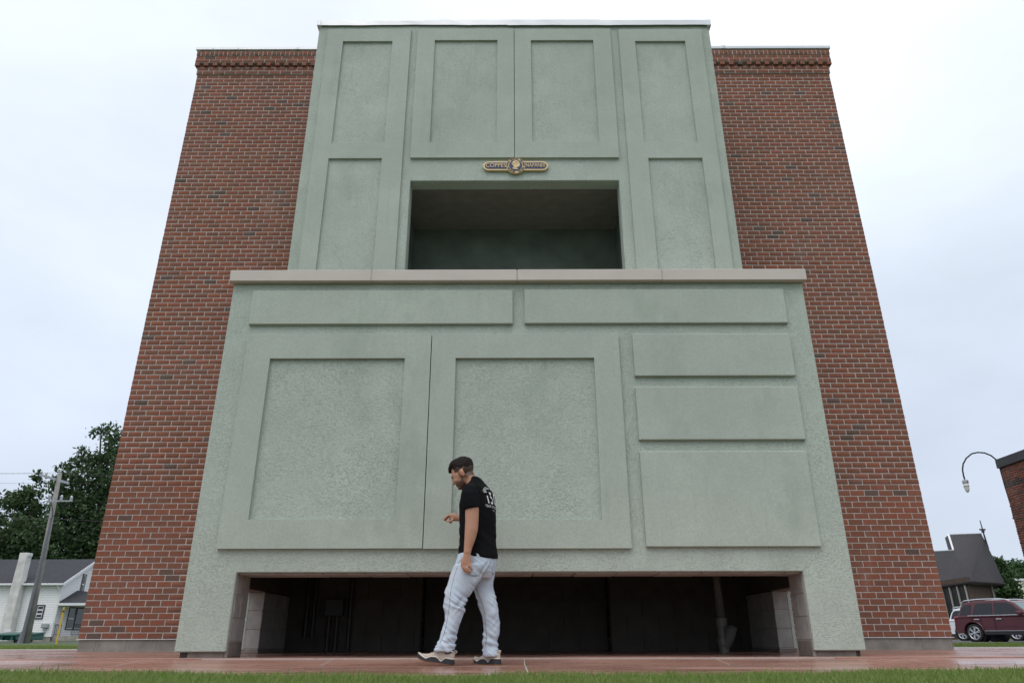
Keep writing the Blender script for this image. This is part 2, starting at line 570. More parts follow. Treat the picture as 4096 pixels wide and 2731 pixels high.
def edge_y(x):                               # lawn edge bows away from the camera towards both sides
    return 4.86 + 0.058 * x * x if abs(x) < 4.6 else 4.86 + 0.058 * 4.6 ** 2
xe = np.linspace(-8.7, 8.7, 41)
pts = [(x_, edge_y(x_), -0.099) for x_ in xe] + [(8.7, 12.0, -0.099), (-8.7, 12.0, -0.099)]
pavement = MB().prism(pts, (0, 0, 0.03)).build('pavement', M['joint'])
pavement['kind'] = 'structure'
XJ = [-8.7, -6.7, -5.0, -3.3, -1.6, 0.1, 1.8, 3.5, 5.2, 6.9, 8.7]
g = 0.0045
def ribbon(a, b, st, nm, mat, dz=0.0, bev=0.0, front=False):
    """slab between x = a and b following the (y, z) stations st"""
    mb = MB()
    xs_ = np.linspace(a, b, 5)
    rings_ = []
    for x_ in xs_:
        s2 = [(edge_y(x_), st[0][1])] + st[1:] if front else st
        rings_.append([(x_, y_, z_ + dz) for y_, z_ in s2] + [(x_, s2[-1][0], -0.085), (x_, s2[0][0], -0.085)])
    mb.rings(rings_)
    return mb.build(nm, mat, pavement, bevel=bev)
ST1 = [(5.0, -0.045), (5.663, -0.045)]
ST2 = [(5.677, -0.045), (6.15, -0.045), (6.5, -0.045), (6.72, -0.030), (6.916, -0.012)]
for i in range(len(XJ) - 1):
    a, b = XJ[i] + g, XJ[i + 1] - g
    dz = random.uniform(-0.0015, 0.0015)
    if max(edge_y(a), edge_y(b)) < 5.6:
        ribbon(a, b, ST1, 'paving_slab', M['paving'], dz, 0.004, True)
        ribbon(a, b, ST2, 'paving_slab', M['paving'], dz, 0.004)
    else:
        ribbon(a, b, ST2, 'paving_slab', M['paving'], dz, 0.004, True)
for x_ in XJ[1:-1]:                          # pale sealant in the joints, a millimetre low
    ribbon(x_ - g, x_ + g, [(max(edge_y(x_) + 0.02, 5.0), -0.047)] + ST2[1:], 'joint_seal', M['joint'], -0.0015)
MB().box(-3.4, 3.6, 5.664, 5.676, -0.08, -0.0462).build('joint_seal', M['joint'], pavement)
MB().box(-2.75, 2.85, 6.916, 6.927, -0.08, -0.004).build('joint_seal', M['joint'], pavement)
XP = [-8.7, -5.2, -1.75, 1.75, 5.2, 8.7]
for i in range(len(XP) - 1):
    for y0, y1 in ((6.926, 8.9), (8.91, 11.99)):
        MB().box(XP[i] + g, XP[i + 1] - g, y0, y1, -0.08, random.uniform(-0.001, 0.0)).build('paving_slab', M['paving'], pavement, bevel=0.005)

for (x0, x1) in ((-60, -6.3), (6.3, 60)):
    sw = MB().box(x0, x1, 12.01, 13.6, -0.099, -0.03).build('sidewalk', M['joint'])
    sw['kind'] = 'structure'
    x = x0
    while x < x1 - 0.1:
        if abs(x) < 26:
            MB().box(x + 0.006, min(x + 1.8, x1) - 0.006, 12.02, 13.59, -0.09, -0.012).build('paving_slab', M['sidewalk'], sw, bevel=0.005)
        else:
            pass
        x += 1.8
    verge = MB().box(x0, x1, 13.61, 23.4, -0.099, -0.055).build('verge', M['turf'])
    verge['kind'] = 'structure'

def grass(name, n, x0, x1, y0, y1, z, hmin, hmax, label, w=0.0035, edge=None):
    x = rng.uniform(x0, x1, n)
    y = rng.uniform(y0, y1, n)
    if edge:                                 # follow the curved pavement edge
        top = 4.86 + 0.058 * np.minimum(np.abs(x), 4.6) ** 2 + 0.02 + edge * (np.sin(x * 3.1) + np.sin(x * 7.7 + 1)) * 0.5
        y = y0 + (y - y0) / (y1 - y0) * (top - y0)
    tuft = 0.5 + 0.25 * np.sin(x * 5.3 + 1.3 * np.sin(y * 4.1)) + 0.25 * np.sin(y * 6.7 + x * 2.9)
    h = hmin + (hmax - hmin) * (rng.random(n) ** 1.6 * 0.7 + 0.3 * tuft)
    tall = rng.random(n) < 0.012
    h[tall] *= 1.45
    a = rng.uniform(0, 2 * np.pi, n)
    la = rng.uniform(0, 2 * np.pi, n)
    lean = h * rng.uniform(0.1, 0.75, n)
    dx, dy = np.cos(a) * w, np.sin(a) * w
    lx, ly = np.cos(la) * lean, np.sin(la) * lean
    V = np.zeros((n, 5, 3))
    V[:, 0] = np.stack([x - dx, y - dy, np.full(n, z)], 1)
    V[:, 1] = np.stack([x + dx, y + dy, np.full(n, z)], 1)
    V[:, 2] = np.stack([x + dx * 0.8 + lx * 0.35, y + dy * 0.8 + ly * 0.35, z + h * 0.62], 1)
    V[:, 3] = np.stack([x - dx * 0.8 + lx * 0.35, y - dy * 0.8 + ly * 0.35, z + h * 0.62], 1)
    V[:, 4] = np.stack([x + lx, y + ly, z + h], 1)
    b = (np.arange(n) * 5)[:, None]
    T = np.concatenate([b + np.array([[0, 1, 2]]), b + np.array([[0, 2, 3]]), b + np.array([[3, 2, 4]])])
    o = mesh_np(name, V.reshape(-1, 3), T, M['grass'])
    tag(o, label, 'grass', kind='stuff')
    return o
grass('grass', 120000, -5.4, 5.4, 3.2, 5.33, -0.09, 0.026, 0.085, 'short mown green lawn in front of the red pavement', edge=0.07)
grass('grass', 26000, -20, -7.0, 13.63, 21.5, -0.056, 0.03, 0.075, 'grass strip beyond the sidewalk in front of the white house', 0.008)
grass('grass', 26000, 7.0, 20, 13.63, 21.5, -0.056, 0.04, 0.085, 'grass strip beyond the sidewalk in front of the parked cars', 0.008)

# ------------------------------------------------------------------ brick building
WX0, WX1, WY = -5.795, 5.865, 10.30
NB, CH = 57, 0.08128
BP = (WX1 - WX0) / NB                       # brick pitch along the wall
FZ = 0.150                                  # top of the foundation
building = empty('brick_building', (0.035, WY + 4, 0), 'tall red brick building with corbelled dentil cornice behind the green cabinet front', 'building')
bo = world_loc(building)
core = MB()
core.box(WX0 + 0.010, WX1 - 0.010, WY + 0.0042, WY + 9.0, FZ, 10.24)
core.build('mortar_wall', M['mortar'], building)

def brick_geo(n, dims, depth=0.05, cham=0.0028, jit=0.0010):
    """n bricks facing -Y around the origin; dims (n,2) width and height -> vertices (n,12,3)"""
    w, h = dims[:, 0] / 2, dims[:, 1] / 2
    V = np.zeros((n, 12, 3))
    sx = np.array([-1, 1, 1, -1])
    sz = np.array([-1, -1, 1, 1])
    for k in range(4):
        jx, jz = rng.normal(0, jit, n), rng.normal(0, jit, n)
        jy = rng.normal(0, jit * 0.6, n)
        V[:, k] = np.stack([sx[k] * w, np.full(n, depth), sz[k] * h], 1)
        V[:, 4 + k] = np.stack([sx[k] * w + jx, cham + jy * 0.3, sz[k] * h + jz], 1)
        V[:, 8 + k] = np.stack([sx[k] * (w - cham) + jx, jy, sz[k] * (h - cham) + jz], 1)
    return V
BF = np.array([[k, (k + 1) % 4, 4 + (k + 1) % 4, 4 + k] for k in range(4)] + [[4 + k, 4 + (k + 1) % 4, 8 + (k + 1) % 4, 8 + k] for k in range(4)] + [[8, 9, 10, 11]])

def bricks_mesh(name, C, dims, mat, parent, rot=None, depth=0.05):
    n = len(C)
    C = np.asarray(C, float)
    V = brick_geo(n, np.asarray(dims, float), depth)
    if rot is not None:                     # turn the faces: 'L' looks to -X, 'R' to +X
        V = np.stack([V[..., 1], -V[..., 0], V[..., 2]], -1) if rot == 'L' else np.stack([-V[..., 1], V[..., 0], V[..., 2]], -1)
    off = world_loc(parent)
    V = V + C[:, None, :] - np.array(off)[None, None, :]
    Fc = (np.arange(n) * 12)[:, None, None] + BF[None]
    o = mesh_np(name, V.reshape(-1, 3), Fc.reshape(-1, 4), mat, parent)
    o['kind'] = 'stuff'
    return o

J = 0.0122                                  # mortar joint
stuffC, stuffD, singles = [], [], []
for c in range(120):                        # 118 plain courses and two that stand proud
    z = FZ + (c + 0.5) * CH
    proud = 0.022 if c >= 118 else 0.0
    xs = []
    if c % 2 == 1:
        xs = [(WX0 + (i + 0.5) * BP, BP) for i in range(NB)]
    else:
        xs = [(WX0 + BP * 0.25, BP / 2), (WX1 - BP * 0.25, BP / 2)] + [(WX0 + (i + 1) * BP, BP) for i in range(NB - 1)]
    for x, w in xs:
        vis = (abs(x - 0.04) > 4.62)
        if c < 25 and vis:
            singles.append((x + random.uniform(-.0015, .0015), WY - proud, z, w))
        else:
            stuffC.append((x + random.uniform(-.0015, .0015), WY - proud + random.uniform(-.0012, .0006), z))
            stuffD.append((w - J, CH - J))
singles.sort(key=lambda s: s[2])
for s in singles[300:]:
    stuffC.append(s[:3]); stuffD.append((s[3] - J, CH - J))
singles = singles[:300]
variants = {}
for kind, w in (('full', BP), ('half', BP / 2)):
    for k in range(6):
        V = brick_geo(1, np.array([[w - J, CH - J]]))[0]
        me = bpy.data.meshes.new('brick')
        me.from_pydata([tuple(p) for p in V], [], [tuple(int(i) for i in f) for f in BF])
        me.materials.append(M['brick'])
        variants[kind, k] = me
for x, y, z, w in singles:
    o = bpy.data.objects.new('brick', variants['full' if w > 0.15 else 'half', random.randrange(6)])
    o.location = Vector((x, y + random.uniform(-.0012, .0006), z)) - bo
    link(o, building)
bricks_mesh('brickwork', stuffC, stuffD, M['brick'], building)
# returns on both flanks
for side, X in (('L', WX0), ('R', WX1)):
    Cc, Dd = [], []
    for c in range(124):
        z = FZ + (c + 0.5) * CH
        for i in range(43):
            yy = WY + 0.10 + (i + (0.5 if c % 2 == 0 else 0.0)) * BP
            if c % 2 == 1 and i == 0:
                continue
            Cc.append((X, yy, z)); Dd.append((BP - J, CH - J))
    bricks_mesh('side_brickwork', Cc, Dd, M['brick'], building, side)
# cornice
z0 = FZ + 120 * CH
cb = MB()
cb.box(WX0 - 0.008, WX1 + 0.008, WY - 0.0175, WY + 0.4, z0 - 2 * CH, z0)            # mortar behind the proud courses
cb.box(WX0 - 0.002, WX1 + 0.002, WY + 0.0045, WY + 0.4, z0, z0 + CH)
cb.box(WX0 - 0.045, WX1 + 0.045, WY - 0.055, WY + 0.4, z0 + CH, z0 + 2 * CH)
cb.box(WX0 - 0.045, WX1 + 0.045, WY - 0.0455, WY + 0.4, z0 + 2 * CH, z0 + 3 * CH)
cb.box(WX0 - 0.050, WX1 + 0.050, WY - 0.060, WY + 0.4, z0 + 3 * CH, z0 + 3 * CH + 0.10)
cb.build('cornice_mortar', M['mortar'], building)
Cc, Dd = [], []
pd = 0.1640
n = int((WX1 - WX0 + 0.1) / pd) + 1
pd = (WX1 - WX0 + 0.1 - 0.088) / (n - 1)
for i in range(n):
    x = WX0 - 0.05 + 0.044 + i * pd
    d = MB().box(x - 0.042, x + 0.042, WY - 0.062, WY + 0.05, z0 + 0.007, z0 + CH - 0.007)
    if abs(x) > 2.9:
        d.build('dentil_brick', M['brick'], building, bevel=0.004)
    if i < n - 1:
        Cc.append((x + pd / 2, WY, z0 + CH / 2)); Dd.append((pd - 0.088 - 0.016, CH - J))
bricks_mesh('dentil_course', Cc, Dd, M['brick'], building)
Cc, Dd = [], []
for c, pr in ((1, 0.060), (2, 0.050)):
    for i in range(NB + 1):
        x = WX0 + (i + (0.5 if c == 1 else 0.0)) * BP
        x0, x1 = max(x - BP / 2, WX0 - 0.055), min(x + BP / 2, WX1 + 0.055)
        if i == 0: x0 = WX0 - 0.055
        if x1 - x0 < 0.04: continue
        Cc.append(((x0 + x1) / 2, WY - pr, z0 + (c + 0.5) * CH)); Dd.append((x1 - x0 - J, CH - J))
bricks_mesh('corbel_course', Cc, Dd, M['brick'], building)
Cc, Dd = [], []
n = 143
pw = (WX1 - WX0 + 0.11) / n
for i in range(n):
    Cc.append((WX0 - 0.055 + (i + 0.5) * pw, WY - 0.066 + random.uniform(-.003, .003), z0 + 3 * CH + 0.05)); Dd.append((pw - 0.014, 0.088))
bricks_mesh('rowlock_course', Cc, Dd, M['brick'], building)
ct = z0 + 3 * CH + 0.10
for xa, xb in ((WX0 - 0.075, -4.0), (-3.995, 0.0), (0.005, 3.95), (3.955, WX1 + 0.075)):
    MB().box(xa, xb, WY - 0.085, WY + 0.45, ct + 0.022, ct + 0.085).build('metal_coping', M['metal_white'], building, bevel=0.004)
MB().box(WX0 - 0.03, WX1 + 0.03, WY - 0.030, WY + 0.4, ct, ct + 0.021).build('coping_bed', M['brick'], building)
for xc in (-3.99, 3.95):
    MB().box(xc - 0.04, xc + 0.04, WY - 0.092, WY + 0.46, ct + 0.020, ct + 0.092).build('coping_clip', M['metal_white'], building, bevel=0.003)
for xc in (-5.55, -5.08, -3.98, 3.96):
    MB().lathe((xc, WY - 0.085 if abs(xc) > 4 else WY - 0.092, ct + 0.045), (0, -1, 0), [(0, .007), (.004, .007), (.006, .001)], 8).build('rivet', M['metal_dark'], building)
MB().box(WX0 + 0.1, WX1 - 0.1, WY + 0.3, WY + 8.9, 10.24, 10.3).build('roof', M['metal_grey'], building)
# foundation blocks and drip flashing
x = WX0 + 0.012
w = 0.245
while x < WX1 - 0.02:
    xe = min(x + w, WX1 - 0.012)
    if abs((x + xe) / 2) > 2.6:
        MB().box(x + 0.004, xe - 0.004, WY + 0.012, WY + 0.25, -0.05, FZ - 0.006).build('foundation_block', M['foundation'], building, bevel=0.005)
    x = xe
    w = 0.406
MB().box(WX0 + 0.018, WX1 - 0.018, WY + 0.018, WY + 9.0, -0.06, FZ - 0.008).build('foundation', M['cmu_joint'], building)
MB().box(WX0 - 0.008, WX1 + 0.008, WY - 0.010, WY + 0.1, FZ - 0.004, FZ + 0.003).build('drip_flashing', M['metal_white'], building)

# ------------------------------------------------------------------ the cabinet-shaped front
cab = empty('cabinet_facade', (0.07, 8.5, 0), 'giant sage green stucco kitchen cabinet with doors, drawers and open niche', 'facade')
Y0, YP = 7.077, 7.037
YU, YUP = 8.80, 8.76
CX0, CX1, UX0, UX1 = -3.08, 3.215, -3.12, 3.21
OX0, OX1, OZ = -2.61, 2.746, 0.735
# base: stucco skin with the low opening, wrapped round the flanks
sk = MB()
sk.prism([(x_, Y0, z_) for x_, z_ in ((CX0, 0.047), (OX0, 0.047), (OX0, OZ), (OX1, OZ), (OX1, 0.047), (CX1, 0.047), (CX1, 3.785), (CX0, 3.785))], (0, 7.125 - Y0, 0))
wall_b = sk.build('base_wall', M['stucco_rough'], cab, bevel=0.008)
for xa, xb in ((CX0, CX0 + 0.035), (CX1 - 0.035, CX1)):
    sd = MB()
    sd.box(xa, xb, 7.127, 7.48, 0.047, 3.784)
    sd.box(xa, xb, 8.78, WY - 0.002, 0.047, 3.784)
    sd.box(xa, xb, 7.48, 8.78, 0.66, 3.784)
    sd.build('side_wall', M['stucco_rough'], cab)
for xa, xb in ((CX0 + 0.11, OX0 - 0.03), (OX1 + 0.03, CX1 - 0.08)):
    MB().box(xa, xb, Y0 + 0.035, 7.125, -0.01, 0.046).build('footing', M['cmu_wet'], cab, bevel=0.004)
fill = MB()
fill.box(CX0 + 0.037, CX1 - 0.037, 7.13, 7.47, OZ + 0.21, 3.77)                # block core above the opening
fill.box(CX0 + 0.037, OX0 - 0.205, 7.127, 7.47, 0.0, OZ + 0.2)
fill.box(OX1 + 0.205, CX1 - 0.037, 7.127, 7.47, 0.0, OZ + 0.2)
fill.box(CX0 + 0.037, CX0 + 0.22, 7.48, WY - 0.01, 0.66, 3.77)
fill.box(CX1 - 0.22, CX1 - 0.037, 7.48, WY - 0.01, 0.66, 3.77)
fill.box(CX0 + 0.037, CX1 - 0.037, 7.13, WY - 0.01, 3.60, 3.783)               # counter slab
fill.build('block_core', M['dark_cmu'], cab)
BH = 0.2032
def blocks(x0, x1, y0, y1, zt, zb=0.0, courses=4, split=None, mats=('cmu',)):
    """stack of concrete blocks hung from the top line so the joints sit where the photograph shows them"""
    z = zt
    k = 0
    while z > zb + 0.01:
        zl = max(z - BH, zb)
        segs = [(y0, y1)] if (split is None or k % 2 == 0) else [(y0, split), (split, y1)]
        for a, b in segs:
            MB().box(x0, x1, a + 0.004, b - 0.004, zl + (0.0 if zl == zb else 0.005), z - 0.005).build('concrete_block', M['cmu_wet' if zl == zb else mats[k % len(mats)]], cab, bevel=0.004)
        z = zl
        k += 1
blocks(OX0 - 0.20, OX0 + 0.002, 7.128, 7.48, OZ + 0.01, split=7.30)
blocks(OX1 - 0.002, OX1 + 0.20, 7.128, 7.48, OZ + 0.01, split=7.30)
for xa, xb in ((OX0 - 0.19, OX0 - 0.003), (OX1 + 0.003, OX1 + 0.19)):
    MB().box(xa, xb, 7.127, 7.475, 0.0, OZ + 0.2).build('block_mortar', M['cmu_joint'], cab)
for s, (a, b) in ((0, (CX0 + 0.012, CX0 + 0.200)), (1, (CX1 - 0.200, CX1 - 0.012))):
    MB().box(a + 0.008, b - 0.008, 8.79, WY - 0.02, 0.0, 0.655).build('block_mortar', M['cmu_joint'], cab)
for a, b in ((CX0 + 0.004, CX0 + 0.204), (CX1 - 0.204, CX1 - 0.004)):
    blocks(a, b, 8.78, 9.18, 0.655)
    blocks(a, b, 9.18, 9.58, 0.655)
    blocks(a, b, 9.58, 9.98, 0.655)
    MB().box(a, b, 7.47, 8.80, 0.656, 0.672).build('lintel', M['cmu_wet'], cab)
# soffit blocks of the front beam
x = OX0 + 0.004
k = 0
while x < OX1 - 0.01:
    xe = min(x + 0.4, OX1 - 0.004)
    MB().box(x + 0.004, xe - 0.004, 7.128, 7.475, OZ - 0.014 + random.uniform(-.002, .002), OZ + 0.2).build('lintel_block', M['cmu'], cab, bevel=0.006)
    x = xe
MB().box(OX0, OX1, 7.127, 7.47, OZ, OZ + 0.205).build('lintel_mortar', M['cmu_joint'], cab)
# block walls at the back of the low opening
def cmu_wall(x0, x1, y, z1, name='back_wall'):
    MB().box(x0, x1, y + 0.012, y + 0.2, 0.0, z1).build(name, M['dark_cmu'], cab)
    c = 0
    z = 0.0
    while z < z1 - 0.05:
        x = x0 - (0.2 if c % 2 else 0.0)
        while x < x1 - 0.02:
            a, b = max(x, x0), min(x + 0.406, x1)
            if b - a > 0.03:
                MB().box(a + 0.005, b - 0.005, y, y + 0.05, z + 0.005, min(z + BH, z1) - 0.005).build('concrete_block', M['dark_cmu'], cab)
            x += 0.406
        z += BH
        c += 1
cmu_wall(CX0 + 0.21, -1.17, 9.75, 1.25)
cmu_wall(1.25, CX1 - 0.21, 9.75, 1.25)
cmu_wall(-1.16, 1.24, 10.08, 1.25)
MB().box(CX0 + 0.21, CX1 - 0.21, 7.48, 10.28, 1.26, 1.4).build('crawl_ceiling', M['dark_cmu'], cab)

# stone coping in four lengths
xs = [-3.105, -1.547, 0.059, 1.657, 3.245]
for i in range(4):
    MB().box(xs[i] + (0.006 if i else 0), xs[i + 1] - (0.006 if i < 3 else 0), 7.0 + random.uniform(-.002, .002), 7.42, 3.7855, 3.921 + random.uniform(-.0015, .0015)).build('coping_stone', M['limestone'], cab, bevel=0.005)
MB().box(-3.09, 3.23, 7.008, 7.41, 3.79, 3.914).build('coping_joint', M['mortar'], cab)
MB().box(CX0 + 0.01, CX1 - 0.01, 7.425, 8.795, 3.785, 3.90).build('counter_top', M['concrete'], cab)

# applied panels
def slab_panel(name, x0, x1, z0, z1, y=YP, yb=Y0):
    return MB().box(x0, x1, y, yb + 0.004, z0, z1).build(name, M['stucco_smooth'], cab, bevel=0.006)
def frame_mesh(x0, x1, z0, z1, holes, y, yb):
    """flat frame with rectangular holes stacked vertically (x0,x1,z0,z1 each)"""
    mb = MB()
    hx0 = min(h[0] for h in holes)
    hx1 = max(h[1] for h in holes)
    hs = sorted(holes, key=lambda h: h[2])
    ox = [(x0, z0), (x1, z0), (x1, z1), (x0, z1)]
    for yy, flip in ((y, False), (yb, True)):
        # front / back skins as strips
        zs = [z0] + [v for h in hs for v in (h[2], h[3])] + [z1]
        pts = []
        for k in range(len(zs) - 1):
            a, b = zs[k], zs[k + 1]
            if k % 2 == 0:
                quads = [(x0, x1, a, b)]
            else:
                h = hs[k // 2]
                quads = [(x0, h[0], a, b), (h[1], x1, a, b)]
            for q in quads:
                mb.add([(q[0], yy, q[2]), (q[1], yy, q[2]), (q[1], yy, q[3]), (q[0], yy, q[3])], [(0, 1, 2, 3) if not flip else (3, 2, 1, 0)])
    def wall(a, b):
        mb.add([(a[0], y, a[1]), (b[0], y, b[1]), (b[0], yb, b[1]), (a[0], yb, a[1])], [(0, 1, 2, 3)])
    for a, b in zip(ox, ox[1:] + ox[:1]):
        wall(a, b)
    for h in hs:
        hp = [(h[0], h[2]), (h[0], h[3]), (h[1], h[3]), (h[1], h[2])]
        for a, b in zip(hp, hp[1:] + hp[:1]):
            wall(a, b)
    return mb
def framed(name, x0, x1, z0, z1, holes, y, yb):
    o = frame_mesh(x0, x1, z0, z1, holes, y, yb + 0.004).build(name, M['stucco_smooth'], cab)
    for h in holes:
        MB().box(h[0] - 0.002, h[1] + 0.002, yb - 0.003, yb + 0.003, h[2] - 0.002, h[3] + 0.002).build('recessed_panel', M['stucco_rough'], o)
    return o
slab_panel('drawer_front', -2.84, 0.010, 3.283, 3.686)
slab_panel('drawer_front', 0.136, 2.978, 3.286, 3.690)
framed('cabinet_door', -2.822, -0.861, 0.950, 3.158, [(-2.555, -1.131, 1.222, 2.888)], YP, Y0)
framed('cabinet_door', -0.852, 1.136, 0.946, 3.156, [(-0.595, 0.867, 1.214, 2.888)], YP, Y0)
slab_panel('drawer_front', 1.285, 2.968, 2.683, 3.158)
slab_panel('drawer_front', 1.281, 2.963, 2.001, 2.563)
slab_panel('drawer_front', 1.277, 2.947, 0.958, 1.883)
MB().box(-0.862, -0.851, Y0 - 0.006, Y0 + 0.002, 0.95, 3.157).build('door_gap', M['groove'], cab)

M['niche_green'] = plain('dimmed_green_render', (0.125, 0.155, 0.128), 0.9, var=0.25, scale=2.5, bump=0.4, bscale=90)  # facade green darkened in colour, standing for the shade inside the niche
# upper cabinet
NX0, NX1, NZ = -1.487, 1.578, 6.353
up = MB()
up.prism([(x_, YU, z_) for x_, z_ in ((UX0, 3.80), (NX0, 3.80), (NX0, NZ), (NX1, NZ), (NX1, 3.80), (UX1, 3.80), (UX1, 9.37), (UX0, 9.37))], (0, 9.03 - YU, 0))
up.build('upper_wall', M['stucco_rough'], cab, bevel=0.008)
for xa, xb in ((UX0, UX0 + 0.2), (UX1 - 0.2, UX1)):
    MB().box(xa, xb, 9.032, WY - 0.004, 3.80, 9.369).build('upper_side', M['stucco_rough'], cab)
MB().box(UX0 + 0.202, UX1 - 0.202, 9.032, WY - 0.006, 9.2, 9.36).build('upper_roof', M['concrete'], cab)
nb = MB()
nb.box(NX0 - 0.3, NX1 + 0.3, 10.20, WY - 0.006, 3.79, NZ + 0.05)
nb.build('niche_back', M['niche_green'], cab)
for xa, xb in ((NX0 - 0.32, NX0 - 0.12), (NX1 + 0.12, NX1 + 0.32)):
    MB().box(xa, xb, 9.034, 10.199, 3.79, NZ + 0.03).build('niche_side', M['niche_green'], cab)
for i in range(6):                                                             # precast ceiling planks of the niche
    ya, yb_ = 9.034 + i * 0.194, 9.034 + (i + 1) * 0.194
    MB().box(NX0 - 0.119, NX1 + 0.119, ya + 0.002, yb_ - 0.002, NZ + 0.012 + random.uniform(0, .006), NZ + 0.12).build('ceiling_plank', M['dimmed_concrete'], cab, bevel=0.004)
MB().box(NX0 - 0.115, NX1 + 0.115, 9.034, 10.199, 3.80, 3.905).build('niche_floor', M['concrete'], cab)

framed('pilaster_frame', -2.960, -1.620, 3.95, 9.255, [(-2.715, -1.922, 4.25, 6.730), (-2.700, -1.905, 7.006, 8.998)], YUP, YU)
framed('pilaster_frame', 1.730, 3.067, 3.95, 9.235, [(2.025, 2.830, 4.25, 6.722), (1.985, 2.787, 7.002, 8.988)], YUP, YU)
framed('cabinet_door', -1.505, 0.041, 6.738, 9.258, [(-1.227, -0.222, 7.012, 9.016)], YUP, YU)
framed('cabinet_door', 0.050, 1.597, 6.735, 9.250, [(0.312, 1.315, 7.012, 9.010)], YUP, YU)
MB().box(0.040, 0.051, YU - 0.006, YU + 0.002, 6.737, 9.255).build('door_gap', M['groove'], cab)

# sheet metal cap, bent and lapped
def cap(x0, x1, z0, z1, y, sag):
    mb = MB()
    n = 14
    for k in range(n):
        a, b = x0 + (x1 - x0) * k / n, x0 + (x1 - x0) * (k + 1) / n
        fa, fb = [sag * math.sin(3.0 * t) + 0.004 * math.sin(11 * t) for t in (a, b)]
        ring = lambda xx, f_: [(xx, y + f_ * 0.4, z0 + f_), (xx, y + 0.004 + f_ * 0.4, z0 + f_), (xx, y + 0.006, z1 - 0.006), (xx, 9.06, z1 - 0.006), (xx, 9.06, z1), (xx, y, z1)]
        mb.rings([ring(a, fa), ring(b, fb)], caps=(k in (0, n - 1)))
    return mb.build('metal_cap', M['metal_white'], cab)
cap(-3.150, -0.05, 9.345, 9.435, 8.765, 0.006)
cap(-0.06, 3.240, 9.325, 9.430, 8.755, 0.004)
cap(-1.42, 1.45, 9.415, 9.470, 8.780, 0.003)
for xa in (-3.155, 3.175):
    MB().box(xa, xa + 0.07, 8.757, 9.065, 9.315 if xa > 0 else 9.33, 9.448).build('cap_corner', M['metal_white'], cab, bevel=0.01)

# ------------------------------------------------------------------ name plaque
SX, SZ, SY = 0.060, 6.583, YU - 0.045
plq = empty('name_plaque', (SX, SY, SZ), 'gold and navy name plaque with round portrait medallion above the niche', 'sign')
def rounded_bar(x0, x1, hh, n=14, right=True, left=True):
    pts = []
    if right:
        pts += [(x1 - hh + hh * math.cos(t), hh * math.sin(t)) for t in np.linspace(-math.pi / 2, math.pi / 2, n)]
    else:
        pts += [(x1, -hh), (x1, hh)]
    if left:
        pts += [(x0 + hh + hh * math.cos(t), hh * math.sin(t)) for t in np.linspace(math.pi / 2, 3 * math.pi / 2, n)]
    else:
        pts += [(x0, hh), (x0, -hh)]
    return pts
def plate(pts, ya, yb, name, mat, bev=0.0):
    return MB().prism([(SX + p[0], ya, SZ + p[1]) for p in pts], (0, yb - ya, 0)).build(name, mat, plq, bevel=bev)
HW = 0.481
plate(rounded_bar(-HW, HW, 0.081), SY, YU - 0.003, 'plate', M['gold'], 0.004)
disc = lambda r, n=40: [(r * math.cos(t), r * math.sin(t)) for t in np.linspace(0, 2 * math.pi, n, endpoint=False)]
plate(disc(0.139), SY - 0.008, YU - 0.006, 'medallion', M['gold'], 0.004)
plate(rounded_bar(-HW + 0.026, -0.125, 0.055, right=False), SY - 0.003, SY + 0.004, 'name_field', M['navy'])
plate(rounded_bar(0.125, HW - 0.026, 0.055, left=False), SY - 0.003, SY + 0.004, 'name_field', M['navy'])
plate(disc(0.0985), SY - 0.011, SY, 'portrait_field', M['navy'])
prof = [(1050, 415), (1074, 372), (1090, 345), (1062, 322), (1045, 298), (1040, 278), (1020, 248), (1048, 258), (1062, 225), (1085, 192), (1125, 178), (1182, 182),
        (1205, 205), (1218, 232), (1226, 262), (1243, 296), (1228, 306), (1232, 322), (1222, 332), (1224, 346), (1210, 360), (1182, 362), (1168, 374), (1172, 402), (1192, 440), (1120, 432)]
k = 0.1385 / 228
MB().prism([(SX + (x - 1132) * k, SY - 0.016, SZ + (316 - y) * k) for x, y in prof], (0, 0.006, 0)).build('portrait', M['gold'], plq)
MB().tube([(SX + (x - 1132) * k, SY - 0.0165, SZ + (316 - y) * k) for x, y in ((1112, 275), (1130, 240), (1160, 208), (1190, 198))], 0.0028, 6).build('cap_band', M['navy_ink'], plq)
MB().tube([(SX + (x - 1132) * k, SY - 0.0165, SZ + (316 - y) * k) for x, y in ((1140, 300), (1160, 290), (1175, 262), (1200, 235))], 0.0024, 6).build('hair_line', M['navy_ink'], plq)
MB().tube([(SX + (x - 1132) * k, SY - 0.0165, SZ + (316 - y) * k) for x, y in ((1040, 268), (1075, 282), (1112, 280))], 0.0022, 6).build('wing_line', M['navy_ink'], plq)
MB().tube([(SX + (x - 1132) * k, SY - 0.0165, SZ + (316 - y) * k) for x, y in ((1078, 374), (1120, 384), (1165, 410))], 0.0022, 6).build('collar_line', M['navy_ink'], plq)
def put_text(s, size, x, z, y, mat, name, width=None, ang=0.0):
    me = text_mesh(s, size, 0.003)
    xs_ = [v.co.x for v in me.vertices]
    sc = 1.0 if width is None else width / (max(xs_) - min(xs_))
    rot = Matrix.Rotation(ang, 3, 'Y')
    for v in me.vertices:
        p = Vector((v.co.x * sc, -v.co.z, v.co.y))
        v.co = rot @ p + Vector((x, y, z)) - world_loc(plq)
    return me
def letters(name, items, mat):
    bm = bmesh.new()
    for me in items:
        bm.from_mesh(me)
        bpy.data.meshes.remove(me)
    me = bpy.data.meshes.new(name)
    bm.to_mesh(me)
    bm.free()
    me.materials.append(mat)
    return link(bpy.data.objects.new(name, me), plq)
letters('lettering', [put_text('COPPES', 0.098, SX - 0.290, SZ + 0.001, SY - 0.006, None, '', 0.298)], M['gold'])
